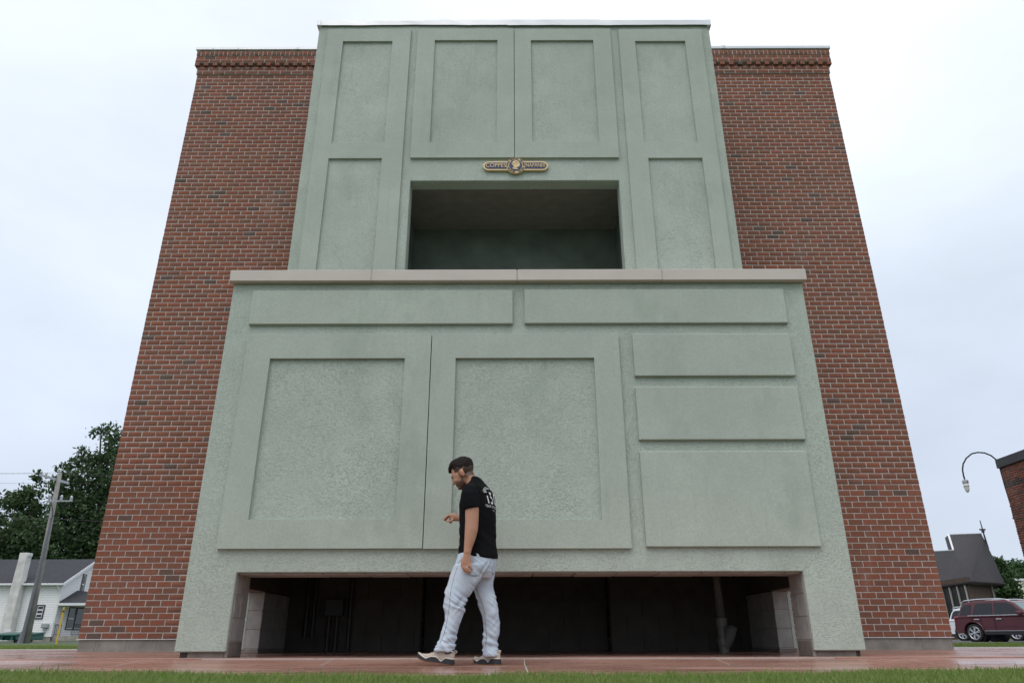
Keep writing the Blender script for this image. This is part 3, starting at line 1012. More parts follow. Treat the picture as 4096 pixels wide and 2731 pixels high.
letters('lettering', [put_text('NAPANEE', 0.094, SX + 0.293, SZ + 0.002, SY - 0.006, None, '', 0.288)], M['gold'])
def arc_text(s, r, size, a0, a1, bottom=False):
    out = []
    n = len(s)
    for i, ch in enumerate(s):
        if ch == ' ': continue
        t = R(a0 + (a1 - a0) * i / (n - 1))
        x, z = SX + r * math.sin(t), SZ + r * math.cos(t)
        out.append(put_text(ch, size, x, z, SY - 0.011, None, '', None, t if not bottom else t + math.pi))
    return out
letters('rim_lettering', arc_text('COPPES BROTHERS AND ZOOK', 0.1185, 0.030, -92, 92), M['navy_ink'])
letters('rim_lettering', arc_text('NAPPANEE, INDIANA', 0.1185, 0.030, 250, 110, True), M['navy_ink'])

# ------------------------------------------------------------------ pipes and box in the dark crawl space
dp = empty('drain_pipe', (2.50, 9.2, 0), 'pale plastic drain pipe with wye fitting in the dark opening', 'pipe')
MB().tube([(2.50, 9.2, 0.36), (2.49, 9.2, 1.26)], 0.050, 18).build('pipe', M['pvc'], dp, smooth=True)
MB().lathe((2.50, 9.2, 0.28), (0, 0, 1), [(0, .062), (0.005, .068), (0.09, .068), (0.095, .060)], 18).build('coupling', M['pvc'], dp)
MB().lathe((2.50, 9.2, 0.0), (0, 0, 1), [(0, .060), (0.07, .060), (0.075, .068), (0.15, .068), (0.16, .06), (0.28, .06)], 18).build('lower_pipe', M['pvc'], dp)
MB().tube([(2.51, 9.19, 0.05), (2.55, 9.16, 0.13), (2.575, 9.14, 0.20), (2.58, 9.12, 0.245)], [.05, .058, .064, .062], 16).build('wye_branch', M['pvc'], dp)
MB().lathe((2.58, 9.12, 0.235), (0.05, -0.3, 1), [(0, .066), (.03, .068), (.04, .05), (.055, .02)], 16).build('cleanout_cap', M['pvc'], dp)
eb = empty('electrical_box', (-2.33, 9.72, 0.0), 'grey electrical box with conduits on the dark block wall', 'electrical box')
b0, b1 = at(1305, 2395, 9.68), at(1372, 2462, 9.68)
MB().box(b0.x, b1.x, 9.64, 9.749, b1.z, b0.z)  .build('box', M['metal_dark'], eb, bevel=0.006)  # box and conduits use a dark metal colour for the crawl space shade
for xx, za, zb_ in ((b0.x + 0.05, 0.0, b1.z), (b0.x + 0.15, 0.0, b1.z), (b0.x - 0.15, 0.16, 1.25), (b0.x - 0.24, 0.16, 1.25), (b1.x + 0.08, 0.02, 1.25)):
    MB().tube([(xx, 9.715, za), (xx, 9.715, zb_)], 0.025, 10).build('conduit', M['metal_dark'], eb)

# ------------------------------------------------------------------ white house
HY = 65.0
e0 = at(251, 2329, HY)                         # eave at the near corner
HX1, HE = e0.x, e0.z
HZ = -0.10
house = empty('white_house', (HX1 - 6, HY + 4, HZ), 'white clapboard house with grey roof and painted chimney beyond the left lawn', 'house')
HX0, HD = HX1 - 16.0, 8.2
ap = at(366, 2243, HY + HD / 2)                # gable apex
HR = ap.z
mb = MB()
mb.prism([(HX1, HY, HZ + 0.35), (HX1, HY + HD, HZ + 0.35), (HX1, HY + HD, HE), (HX1, HY + HD / 2, HR - 0.12), (HX1, HY, HE)], (HX0 - HX1, 0, 0))
mb.build('wall', M['siding'], house)
MB().box(HX0 + 0.05, HX1 - 0.05, HY + 0.05, HY + HD - 0.05, HZ - 0.02, HZ + 0.36).build('foundation', M['concrete'], house)
sl = (HR - HE) / (HD / 2)
ov = 0.40
rf = MB()
for sgn, ye in ((-1, HY - ov), (1, HY + HD + ov)):
    ym = HY + HD / 2
    pts = [(ye, HE - ov * sl + 0.03), (ym, HR + 0.03), (ym, HR + 0.17), (ye, HE - ov * sl + 0.17)]
    rf.prism([(HX1 + 0.38, y, z) for y, z in pts], (HX0 - HX1 - 0.76, 0, 0))
roof = rf.build('roof', M['shingle'], house)
tr = MB()
for ye in (HY - ov - 0.02, HY + HD + ov + 0.02):
    ym = HY + HD / 2
    tr.prism([(HX1 + 0.40, ye, HE - ov * sl - 0.12), (HX1 + 0.40, ym, HR - 0.10), (HX1 + 0.40, ym, HR + 0.18), (HX1 + 0.40, ye, HE - ov * sl + 0.17)], (-0.05, 0, 0))
tr.build('barge_board', M['trim'], house)
MB().box(HX0 - 0.3, HX1 + 0.40, HY - ov - 0.14, HY - ov - 0.02, HE - ov * sl - 0.02, HE - ov * sl + 0.13).build('gutter', M['trim'], house, bevel=0.02)
MB().box(HX0, HX1 + 0.3, HY - ov, HY - 0.01, HE - ov * sl - 0.05, HE - ov * sl + 0.02).build('soffit', M['trim'], house)
MB().tube([(HX1 - 0.1, HY - ov - 0.05, HE - 0.35), (HX1 + 0.12, HY - 0.1, HE - 0.8), (HX1 + 0.06, HY - 0.08, HE - 1.6), (HX1 + 0.06, HY - 0.08, HZ + 1.4)], 0.06, 8).build('downspout', M['trim'], house)
MB().box(HX1 - 0.12, HX1 + 0.03, HY - 0.03, HY + 0.12, HZ + 0.35, HE - 0.05).build('corner_board', M['trim'], house)
def window(parent, p0, p1, y, sashes=2, face='-Y', x=None):
    """window on a -Y wall between two points (x0,z0)-(x1,z1), or on a +X wall at x between (y0,z0)-(y1,z1)"""
    (a0, z0), (a1, z1) = p0, p1
    t = 0.09
    w = MB()
    def bx(a, b, c, d, d0, d1):
        if face == '-Y': return (a, b, y - d1, y - d0, c, d)
        return (x + d0, x + d1, a, b, c, d)
    for q in ((a0 - t, a0, z0 - t, z1 + t), (a1, a1 + t, z0 - t, z1 + t), (a0, a1, z1, z1 + t), (a0, a1, z0 - t, z0)):
        w.box(*bx(*q, 0.0, 0.06))
    o = w.build('window', M['window_black'], parent)
    s = MB()
    u = 0.05
    for k in range(sashes):
        c, d = z0 + (z1 - z0) * k / sashes, z0 + (z1 - z0) * (k + 1) / sashes
        for q in ((a0, a0 + u, c, d), (a1 - u, a1, c, d), (a0 + u, a1 - u, d - u, d), (a0 + u, a1 - u, c, c + u)):
            s.box(*bx(*q, 0.0, 0.04))
    s.build('sash', M['trim'], o)
    for k in range(sashes):
        c, d = z0 + (z1 - z0) * k / sashes, z0 + (z1 - z0) * (k + 1) / sashes
        MB().box(*bx(a0 + u, a1 - u, c + u, d - u, 0.0, 0.02)).build('pane', M['window_glass'], o)
    return o
a, b = at(142, 2470, HY), at(178, 2422, HY)
window(house, (a.x, a.z), (b.x, b.z), HY, 3)
# gable wall windows: plane x = HX1; depth from the pixel column
def on_gable(px, py):
    lo, hi = HY - 3, HY + 12
    for _ in range(40):
        m_ = (lo + hi) / 2
        if at(px, py, m_).x > HX1: lo = m_
        else: hi = m_
    return m_, at(px, py, m_).z
(ya, za), (yb_, zb_) = on_gable(318, 2373), on_gable(344, 2300)
window(house, (ya, za), (yb_, zb_), None, 2, '+X', HX1)
(ya, za), (yb_, zb_) = on_gable(340, 2278), on_gable(348, 2270)
MB().box(HX1, HX1 + 0.04, ya, yb_, za, zb_).build('vent', M['window_black'], house)
# porch at the gable end
pz = at(300, 2415, HY + 2.5).z
PX1 = HX1 + 2.6
pr = MB()
y0, y1 = HY + 0.2, HY + 6.5
base = [(HX1, y0 - 0.3, pz), (PX1, y0 - 0.3, pz), (PX1, y1, pz), (HX1, y1, pz)]
rid = [(HX1, (y0 + y1) / 2 - 0.9, pz + 1.15), (HX1 + 0.9, (y0 + y1) / 2 - 0.9, pz + 1.05)]
pr.add(base + rid, [(0, 1, 5, 4), (1, 2, 5), (2, 3, 4, 5), (3, 2, 1, 0), (0, 4, 3)])
pr.build('porch_roof', M['shingle'], house)
MB().box(HX1, PX1 + 0.03, y0 - 0.34, y1, pz - 0.2, pz - 0.01).build('porch_fascia', M['trim'], house)
MB().box(HX1 + 0.01, PX1 - 0.2, y0, y1, HZ + 0.02, HZ + 0.42).build('porch_floor', M['concrete'], house)
MB().box(PX1 - 0.35, PX1 - 0.2, y0 + 0.05, y0 + 0.2, HZ + 0.43, pz - 0.21).build('porch_post', M['black_steel'], house)
window(house, (HY + 1.9, HZ + 1.0), (HY + 2.8, pz - 0.35), None, 2, '+X', HX1)
window(house, (HY + 3.1, HZ + 1.0), (HY + 5.0, pz - 0.35), None, 1, '+X', HX1)
rl = empty('porch_railing', (HX1 + 0.3, y0 + 0.1, HZ + 0.42), 'black iron porch railing beside the white house', 'railing')
for xa, xb in ((HX1 - 0.2, HX1 + 0.55), (HX1 + 1.5, HX1 + 2.4)):
    MB().box(xa, xb, y0 + 0.08, y0 + 0.12, HZ + 1.28, HZ + 1.33).build('handrail', M['black_steel'], rl)
    MB().box(xa, xb, y0 + 0.08, y0 + 0.12, HZ + 0.5, HZ + 0.53).build('bottom_rail', M['black_steel'], rl)
    k = 0
    while xa + k * 0.125 <= xb:
        MB().box(xa + k * 0.125, xa + k * 0.125 + 0.025, y0 + 0.085, y0 + 0.115, HZ + 0.42, HZ + 1.28).build('baluster', M['black_steel'], rl)
        k += 1
# chimney on the long wall
c0, c1 = at(8, 2505, HY - 0.6), at(48, 2505, HY - 0.6)
t0, t1 = at(76, 2210, HY - 0.6), at(121, 2210, HY - 0.6)
cw = (c1.x - c0.x + t1.x - t0.x) / 2 * 0.82
cxm = (c0.x + c1.x + t0.x + t1.x) / 4
sec = []
for z, f_ in ((HZ, 1.15), (HE - 0.3, 1.05), (HE + 0.2, 1.0), (t0.z - 0.35, 0.92), (t0.z - 0.3, 1.02), (t0.z, 1.02)):
    jx = random.uniform(-0.03, 0.03)
    sec.append([(cxm + jx + s * cw / 2 * f_, HY - 0.75 + 0.45 * (1 - q) * 0 + (0.70 if q else 0.0), z) for s, q in ((-1, 0), (1, 0), (1, 1), (-1, 1))])
MB().rings(sec).build('chimney', M['plaster'], house, bevel=0.04)
gm = at(178, 2505, HY - 0.2)
MB().box(gm.x - 0.28, gm.x + 0.28, HY - 0.3, HY - 0.003, gm.z - 0.1, gm.z + 0.25).build('vent_hood', M['metal_grey'], house, bevel=0.04)
MB().tube([(gm.x, HY - 0.12, gm.z), (gm.x, HY - 0.12, HZ + 0.1)], 0.05).build('vent_pipe', M['metal_grey'], house)

# ------------------------------------------------------------------ utility pole and wires
UY = 42.0
pb, pt = at(106, 2566, UY), at(240, 1893, UY)
PXc = (pb.x + pt.x) / 2
pole = empty('utility_pole', (PXc, UY, -0.1), 'weathered wooden utility pole with crossarm in front of the white house', 'utility pole')
pxt = pt.x
MB().tube([(pb.x, UY, -0.1), (pb.x * 0.5 + pxt * 0.5, UY, pt.z / 2), (pxt, UY, pt.z)], [0.175, 0.145, 0.115], 12).build('pole', M['wood_pole'], pole, smooth=True)
gt = at(208, 2068, UY - 0.22)
MB().tube([(pb.x - 0.12, UY - 0.24, -0.1), (gt.x, UY - 0.22, gt.z)], [0.10, 0.06], 10).build('cable_guard', M['conduit_grey'], pole)
MB().tube([(pb.x - 0.16, UY - 0.28, -0.1), (pb.x - 0.15, UY - 0.28, 0.5)], [0.15, 0.09], 10).build('guard_foot', M['conduit_grey'], pole)
ca, cb_ = at(170, 1902, UY - 0.9), at(284, 1935, UY + 1.0)
d = (cb_ - ca)
MB().obox((ca + cb_) / 2 + Vector((0, -0.25, 0)), d / 2, Vector((0, 0.06, 0)), Vector((0, 0, 0.07))).build('crossarm', M['metal_grey'], pole)
for t in (0.03, 0.2, 0.62, 0.96):
    p = ca + d * t + Vector((0, -0.25, 0.07))
    MB().lathe(p, (0, 0, 1), [(0, .03), (.06, .06), (.10, .05), (.12, .07), (.16, .05), (.2, .02)], 10).build('insulator', M['metal_grey'], pole)
MB().lathe((pxt, UY, pt.z), (0, 0, 1), [(0, .04), (.1, .05), (.2, .03)], 8).build('pole_pin', M['metal_grey'], pole)
q = at(165, 1915, UY - 0.9)
MB().tube([q + Vector((0, 0, 0.1)), q + Vector((-0.1, 0, -0.15)), q + Vector((0.02, 0, -0.3)), q + Vector((0.12, 0, -0.1))], 0.045, 8).build('cutout', M['black_steel'], pole)
lb = at(238, 2003, UY - 0.2)
MB().obox(lb, Vector((0.55, 0.3, 0.06)), Vector((0, 0.04, 0)), Vector((0, 0, 0.04))).build('bracket', M['metal_grey'], pole)
for k_ in (-0.9, 0.1, 0.95):
    MB().lathe(lb + Vector((0.5 * k_, 0.3 * k_, 0.05)), (0, 0, 1), [(0, .07), (.22, .08), (.3, .04)], 8).build('insulator', M['metal_grey'], pole)
MB().tube([lb + Vector((0.7, 0.2, 0)), at(238, 2040, UY - 0.2), gt], 0.02, 6).build('service_cable', M['black_steel'], pole)
MB().tube([lb + Vector((-0.5, 0, 0)), at(212, 2050, UY - 0.2), gt], 0.02, 6).build('service_cable', M['black_steel'], pole)
for i, (l_, c_, r_, lab) in enumerate((((-2300, 1860), (176, 1893), (800, 1880), 'topmost thin wire crossing the sky at the utility pole'),
                                ((-2300, 1960), (240, 1890), (800, 1900), 'thin wire from the top pin of the utility pole'),
                                ((-2300, 1950), (282, 1930), (800, 1905), 'thin wire at the right end of the pole crossarm'),
                                ((-2300, 2120), (206, 2073), (800, 2040), 'lower thicker cable strung low on the utility pole'))):
    cpt = at(*c_, UY - 0.3)
    span = 26.0
    A = cpt + Vector((-span, -3, 0.6))
    B = cpt + Vector((span, 3 if i < 3 else 6, 0.6))
    pts = []
    for end in (A, B):
        seg = [cpt.lerp(end, t / 10) - Vector((0, 0, 1.6 * (t / 10) * (1 - t / 10))) for t in range(11)]
        pts = (list(reversed(seg)) if not pts else pts[:-1] + seg)
    tag(MB().tube(pts, 0.006 if i < 3 else 0.011, 5).build('overhead_wire', M['metal_dark']), lab, 'wire', 'wires on the utility pole')
# far continuation poles are out of frame; wires run to them

yp = at(226, 2566, 38.0)
yo = empty('marker_post', (yp.x, 38, -0.1), 'thin yellow marker post standing before the white house', 'post')
MB().lathe((yp.x, 38, -0.1), (0, 0, 1), [(0, .036), (1.62, .036), (1.66, .028), (1.68, .01)], 12).build('post', M['yellow'], yo)
MB().lathe((yp.x, 38, 1.35), (0, 0, 1), [(0, .038), (.08, .038)], 12).build('band', M['black_steel'], yo)
def dumpster(px0, px1, lab, DY):
    a, b = at(px0, 2562, DY), at(px1, 2562, DY)
    top = at(px0, 2527, DY).z
    cx = (a.x + b.x) / 2
    w = b.x - a.x
    o = empty('dumpster', (cx, DY, -0.1), lab, 'dumpster', 'green dumpsters by the white house')
    z0 = 0.05
    MB().prism([(a.x, DY, z0), (a.x, DY + 1.4, z0), (a.x, DY + 1.4, top - 0.06), (a.x, DY - 0.15, top - 0.2)], (w, 0, 0)).build('body', M['bin_green'], o, bevel=0.03)
    MB().prism([(a.x - 0.05, DY - 0.22, top - 0.20), (a.x - 0.05, DY + 1.45, top - 0.05), (a.x - 0.05, DY + 1.45, top), (a.x - 0.05, DY - 0.22, top - 0.13)], (w + 0.1, 0, 0)).build('lid', M['bin_green'], o)
    for s in (0.1, 0.5, 0.9):
        MB().box(a.x + w * s - 0.05, a.x + w * s + 0.05, DY - 0.19, DY - 0.02, z0, top - 0.15).build('rib', M['bin_green'], o)
    MB().box(a.x + w * 0.55, a.x + w * 0.8, DY - 0.2, DY - 0.165, z0 + 0.45, z0 + 0.62).build('sticker', M['trim'], o)
    for s in (0.12, 0.88):
        MB().lathe((a.x + w * s - 0.05, DY + 0.3, 0.02), (1, 0, 0), [(0, .12), (.1, .12)], 12).build('wheel', M['black_steel'], o)
    return o
dumpster(-40, 62, 'green steel dumpster at the left edge of the picture', 46.0)
dumpster(64, 118, 'green steel dumpster half hidden behind the utility pole foot', 49.0)

# ------------------------------------------------------------------ trees
def tree(name, label, base, trunk_h, trunk_r, blobs, nleaf, size, mat, group=None, limbs=True):
    t = empty(name, base, label, 'tree', group)
    base = Vector(base)
    tops = [Vector(b[0]) for b in blobs]
    top = max(tops, key=lambda p: p.z)
    mb = MB()
    n = 7
    mb.tube([base.lerp(Vector((top.x, top.y, top.z)), k / n) + Vector((random.uniform(-.25, .25), 0, 0)) * (k > 0) for k in range(n + 1)], [trunk_r * (1.15 - 1.08 * k / n) for k in range(n + 1)], 9)
    for c in tops:
        h = max(trunk_h, c.z * 0.45)
        s = base + Vector((0, 0, min(h, c.z - 0.5)))
        s.x += (top.x - base.x) * s.z / max(top.z, 1)
        mid = s.lerp(c, 0.5) + Vector((0, 0, -0.4))
        mb.tube([s, mid, c], [trunk_r * 0.34, trunk_r * 0.2, trunk_r * 0.06], 6)
    mb.build('trunk', M['bark'], t)
    tot = sum(b[1][0] * b[1][2] for b in blobs)
    Vs = []
    for c, r in blobs:
        k = max(30, int(nleaf * r[0] * r[2] / tot))
        # sub-clumps inside the blob, leaves round each clump
        nc = max(6, k // 70)
        d = rng.normal(size=(nc, 3)); d /= np.linalg.norm(d, axis=1)[:, None]
        cc = d * (rng.random(nc) ** 0.4)[:, None] * np.array(r) * 0.95 + np.array(c)
        idx = rng.integers(0, nc, k)
        spread = min(r) * 0.24 + 0.1
        P = cc[idx] + rng.normal(size=(k, 3)) * np.array([spread, spread, spread * 0.75])
        s = size * rng.uniform(0.6, 1.35, k)
        u = rng.normal(size=(k, 3)); u /= np.linalg.norm(u, axis=1)[:, None]
        w = np.cross(u, rng.normal(size=(k, 3))); w /= np.linalg.norm(w, axis=1)[:, None]
        Vs.append(np.stack([P - u * s[:, None], P + w * s[:, None] * 0.5, P + u * s[:, None], P - w * s[:, None] * 0.5], 1))
    V = np.concatenate(Vs).reshape(-1, 3) - np.array(base)
    Fc = np.arange(len(V)).reshape(-1, 4)
    mesh_np('crown', V, Fc, mat, t)
    return t
def pblob(px, py, Y, rx, rz, ry=None):
    return (tuple(at(px, py, Y)), (rx, ry or rx, rz))
TY = 82
gx = at(60, 2500, TY).x
bl = [pblob(70, 1985, TY, 1.0, 1.6), pblob(55, 2010, TY, 1.7, 1.5), pblob(138, 1935, TY, 0.6, 1.7), pblob(140, 1990, TY, 1.4, 1.6), pblob(30, 2080, TY, 2.3, 1.6),
      pblob(95, 2060, TY, 2.4, 1.8), pblob(150, 2090, TY, 2.4, 2.0), pblob(20, 2150, TY, 2.4, 1.8), pblob(85, 2160, TY, 3.0, 2.4), pblob(150, 2180, TY, 3.0, 2.4),
      pblob(45, 2230, TY, 3.4, 2.4), pblob(120, 2260, TY, 3.6, 2.6), pblob(-60, 2130, TY, 3.0, 2.2), pblob(-70, 2230, TY, 3.2, 2.6)]
tree('deciduous_tree', 'dark leafy tree with spiky top left of the utility pole', (gx, TY, -0.1), 3.5, 0.5, bl, 11500, 0.25, M['leaf_dark'], 'trees behind the white house')
TY = 88
gx = at(390, 2500, TY).x
bl = [pblob(405, 1730, TY, 1.1, 1.1), pblob(440, 1740, TY, 1.6, 1.5), pblob(455, 1790, TY, 2.0, 1.8), pblob(420, 1830, TY, 2.0, 1.4), pblob(340, 1815, TY, 1.0, 0.9), pblob(365, 1850, TY, 1.6, 1.2),
      pblob(300, 1860, TY, 1.2, 0.8), pblob(262, 1870, TY, 0.9, 0.6), pblob(320, 1895, TY, 2.2, 1.2), pblob(400, 1900, TY, 3.0, 2.0), pblob(270, 1950, TY, 2.4, 1.6), pblob(345, 1970, TY, 3.4, 2.4),
      pblob(430, 1990, TY, 3.6, 2.6), pblob(235, 2020, TY, 2.2, 2.0), pblob(300, 2060, TY, 3.8, 2.8), pblob(390, 2090, TY, 4.0, 3.0), pblob(240, 2130, TY, 3.2, 2.6), pblob(330, 2170, TY, 4.0, 3.0),
      pblob(230, 2230, TY, 3.2, 2.8), pblob(400, 2230, TY, 4.5, 3.0), pblob(300, 2270, TY, 4.0, 3.0), pblob(500, 1900, TY, 3.4, 2.6), pblob(520, 2060, TY, 4.2, 3.2), pblob(520, 2220, TY, 4.2, 3.2)]
tree('deciduous_tree', 'tallest dark green tree rising behind the house gable', (gx, TY, -0.1), 4.5, 0.65, bl, 21000, 0.26, M['leaf_dark'], 'trees behind the white house')

# right-hand trees
TY = 72
bl = [pblob(4000, 2270, TY, 0.6, 0.9), pblob(4010, 2305, TY, 0.9, 1.0), pblob(4028, 2355, TY, 1.2, 0.8), pblob(4052, 2380, TY, 0.8, 0.6), pblob(4000, 2370, TY, 1.2, 1.2), pblob(3988, 2258, TY, .5, .6)]
tree('deciduous_tree', 'green tree close behind the brown roofed church', (at(4020, 2500, TY).x, TY, -0.1), 2.0, 0.3, bl, 5000, 0.17, M['leaf_mid'], 'trees behind the church')
TY = 125
for px, py, s, lab in ((4045, 2290, 1.0, 'distant green tree above the cream wall, nearest the church'), (4100, 2285, 1.1, 'distant green tree above the cream wall at the right edge')):
    bl = [pblob(px - 18, py + 6, TY, 1.6, 1.1), pblob(px + 8, py, TY, 1.7, 1.2), pblob(px + 22, py + 18, TY, 2.0, 1.4), pblob(px - 5, py + 25, TY, 3.2, 2.4), pblob(px, py + 70, TY, 3.4, 3.0)]
    tree('deciduous_tree', lab, (at(px, 2500, TY).x, TY, -0.1), 3.0, 0.4, bl, 5000, 0.3, M['leaf_mid'], 'trees behind the church')

# ------------------------------------------------------------------ cream shed wall far right
a = at(4020, 2313, 95)
shed = empty('cream_building', (a.x + 10, 97, -0.1), 'plain cream flat walled building behind the church and trees', 'building')
MB().box(a.x, a.x + 22, 95, 107, -0.1, a.z - 0.25).build('wall', M['cream_wall'], shed)
MB().box(a.x - 0.15, a.x + 22.15, 94.85, 107.15, a.z - 0.25, a.z).build('roof_edge', M['metal_white'], shed)
for k_ in range(1, 5):
    MB().box(a.x + 4.4 * k_ - 0.04, a.x + 4.4 * k_ + 0.04, 94.97, 95.0, -0.1, a.z - 0.26).build('wall_rib', M['cream_wall'], shed)

M['black_trim0'] = plain('dark_brown_fascia', (0.022, 0.018, 0.017), 0.8, spec=0.15)
M['church_glass'] = plain('dark_stained_glass', (0.02, 0.017, 0.016), 0.5, var=0.5, scale=3, spec=0.2)
# ------------------------------------------------------------------ church with the sweeping roof
o3 = lambda x, y: (3740 + x / 3.014, 2100 + y / 3.014)
CY = 56.0
church = empty('church', (29, CY + 6, -0.1), 'dark shingled church with steep swept roof and cross spire behind the cars', 'church')
A = at(*o3(430, 692), CY)                       # eave corner nearest the camera
Lf = at(*o3(-330, 800), CY + 9)
Rr = at(*o3(845, 712), CY + 3.2)
RM = at(*o3(722, 430), CY + 4.5)
RU = at(*o3(612, 205), CY + 6.0)
T2 = at(*o3(556, 99), CY + 6.4)
T1 = at(*o3(163, 112), CY + 8.0)
V1 = at(*o3(222, 302), CY + 7.2)
V0 = at(*o3(-330, 330), CY + 10.5)
_n = (Lf - A).cross(T2 - A)
def onplane(P):                                 # slide a point along its line of sight into the front roof plane
    c0 = Vector((0, 0, CAM_Z))
    d0 = P - c0
    return c0 + d0 * ((A - c0).dot(_n) / d0.dot(_n))
T1, V1, V0 = onplane(T1), onplane(V1), onplane(V0)
am = A.lerp(T2, 0.5) + Vector((0, 0.6, -0.25))
lm = Lf.lerp(V0, 0.5) + Vector((0, 0.3, -0.2))
back = Vector((2.5, 6, 0))
rb = MB()
P_ = [Lf, A, Rr, RM, RU, T2, T1, V1, V0, Rr + back * 1.4, RM + back, RU + back * 0.6, T2 + back * 0.4, T1 + back * 0.4, V1 + back * 0.4, V0 + back, Lf + back * 2]
rb.add(P_, [(0, 1, 7, 8), (1, 5, 6, 7), (1, 2, 3), (1, 3, 4), (1, 4, 5), (2, 9, 10, 3), (3, 10, 11, 4), (4, 11, 12, 5), (5, 12, 13, 6), (6, 13, 14, 7), (7, 14, 15, 8), (8, 15, 16, 0)])
rb.build('roof', M['shingle_brown'], church, smooth=True)
MB().tube([Lf, A, Rr, Rr + back * 1.4], 0.12, 6).build('eave_trim', M['black_trim0'], church)
MB().tube([V1, T1], [0.08, 0.10], 6).build('gable_trim', M['trim'], church)
MB().tube([T1, T2], 0.05, 6).build('ridge_trim', M['metal_grey'], church)
MB().tube([V1, V0], 0.06, 6).build('ridge_trim', M['metal_grey'], church)
ins = Vector((0.1, 0.5, 0.45))
wl = MB()
f0, f1, f2 = Lf + ins, A + ins, Rr + Vector((-0.6, 0.5, 0.35))
for a_, b_ in ((f0, f1), (f1, f2)):
    wl.add([(a_.x, a_.y, -0.1), (b_.x, b_.y, -0.1), tuple(b_), tuple(a_)], [(0, 1, 2, 3)])
    nrm = Vector((0, 0.3, 0))
    wl.add([(a_.x, a_.y + .3, -0.1), (b_.x, b_.y + .3, -0.1), tuple(b_ + nrm), tuple(a_ + nrm)], [(0, 1, 2, 3)])
e_ = f2 + back * 1.3
wl.add([(f2.x, f2.y, -0.1), (e_.x, e_.y, -0.1), tuple(e_), tuple(f2)], [(0, 1, 2, 3)])
wl.build('wall', M['brown_brick_far'], church)
d_ = (f0 - f1)
ln = d_.length
dv = d_.normalized()
nv = Vector((dv.y, -dv.x, 0))
if nv.y > 0: nv = -nv
for k_ in range(9):                              # tall dark windows between pale mullions, left of the corner
    s0, s1 = 0.35 + k_ * 1.02, 0.35 + k_ * 1.02 + 0.92
    pa, pb_ = f1 + dv * s0, f1 + dv * s1
    g_ = MB()
    zt = lambda p_, s_: p_.z - 0.5
    g_.prism([(pa.x, pa.y, 0.5), (pb_.x, pb_.y, 0.5), (pb_.x, pb_.y, zt(pb_, s1)), (pa.x, pa.y, zt(pa, s0))], nv * 0.05)
    w_ = g_.build('window', M['church_glass'], church)
    for kk in range(0):
        pass
for k_ in range(10):
    pa = f1 + dv * (0.30 + k_ * 1.02)
    MB().obox((pa.x + nv.x * .1, pa.y + nv.y * .1, (pa.z + 0.3) / 2), dv * 0.034, nv * 0.05, Vector((0, 0, (pa.z - 1.3) / 2))).build('mullion', M['mullion'], church)
m0, m1 = f1 + dv * 0.2, f1 + dv * 9.6
MB().obox(((m0.x + m1.x) / 2 + nv.x * .1, (m0.y + m1.y) / 2 + nv.y * .1, 0.45), dv * 4.8, nv * 0.12, Vector((0, 0, 0.08))).build('window_sill', M['mullion'], church)
pp = f1.lerp(f2, 0.86)
MB().tube([(pp.x, pp.y - 0.12, -0.1), (pp.x, pp.y - 0.12, pp.z - 0.1)], 0.06, 6).build('downspout', M['mullion'], church)
s0, s1 = at(*o3(604, 195), CY + 6.0), at(3500 + 638 / 1.52, 1700 + 578 / 1.52, CY + 6.0)
xm = (s0.x + s1.x) / 2
MB().tube([(xm + 0.1, CY + 6.0, s0.z - 0.6), (xm, CY + 6.0, s1.z)], [0.09, 0.035], 6).build('spire', M['metal_dark'], church)
cz = at(*o3(568, 50), CY + 6.0).z
MB().box(xm - 0.22, xm + 0.26, CY + 5.95, CY + 6.05, cz - 0.07, cz + 0.05).build('cross_arm', M['metal_dark'], church)
MB().ball((xm + 0.03, CY + 6.0, cz - 0.15), 0.13, n=8, k=6).build('spire_knob', M['metal_dark'], church)

# ------------------------------------------------------------------ old brick building at the right edge
BYc = 21.5
a = at(4000, 1872, BYc)
BXc, BTop = a.x, a.z
ob = empty('old_brick_building', (BXc + 3, 17, -0.1), 'old dark red brick building with metal parapet at the right edge', 'building')
MB().box(BXc + 0.012, BXc + 9, 11.0, BYc - 0.012, -0.1, BTop).build('mortar_wall', M['mortar'], ob)
Cc, Dd, C2, D2 = [], [], [], []
LCH, LBP = 0.0677, 0.2032
nzc = int((BTop + 0.1) / LCH)
for c in range(nzc):
    z = BTop - (c + 0.5) * LCH
    header = c % 6 == 5
    w = LBP / 2 if header else LBP
    y = BYc - (w / 2 if c % 2 else 0.0)
    if y < BYc: pass
    yy = BYc
    first = True
    while yy > 13.0:
        ww = (w / 2 if (first and c % 2 == 0) else w)
        first = False
        cen = (BXc + random.uniform(-.006, .004), yy - ww / 2, z)
        dark = 6 <= c <= 8 and (random.random() < 0.93)
        (C2 if dark else Cc).append(cen); (D2 if dark else Dd).append((ww - 0.011, LCH - 0.011))
        yy -= ww
bricks_mesh('brickwork', Cc, Dd, M['old_brick'], ob, 'L')
bricks_mesh('tarred_brickwork', C2, D2, M['black_brick'], ob, 'L')
Cc, Dd = [], []
for c in range(nzc):                             # rear face towards the street
    z = BTop - (c + 0.5) * LCH
    for i in range(44):
        Cc.append((BXc + 0.06 + (i + 0.5 * (c % 2) + 0.5) * LBP, BYc, z)); Dd.append((LBP - 0.011, LCH - 0.011))
Cc = [(x_, y_, z_) for x_, y_, z_ in Cc]
Vb = brick_geo(len(Cc), np.asarray(Dd))
Vb[..., 1] *= -1
Vb = Vb + np.asarray(Cc)[:, None, :] - np.array(world_loc(ob))
o = mesh_np('rear_brickwork', Vb.reshape(-1, 3), ((np.arange(len(Cc)) * 12)[:, None, None] + BF[None, :, ::-1]).reshape(-1, 4), M['old_brick'], ob)
o['kind'] = 'stuff'
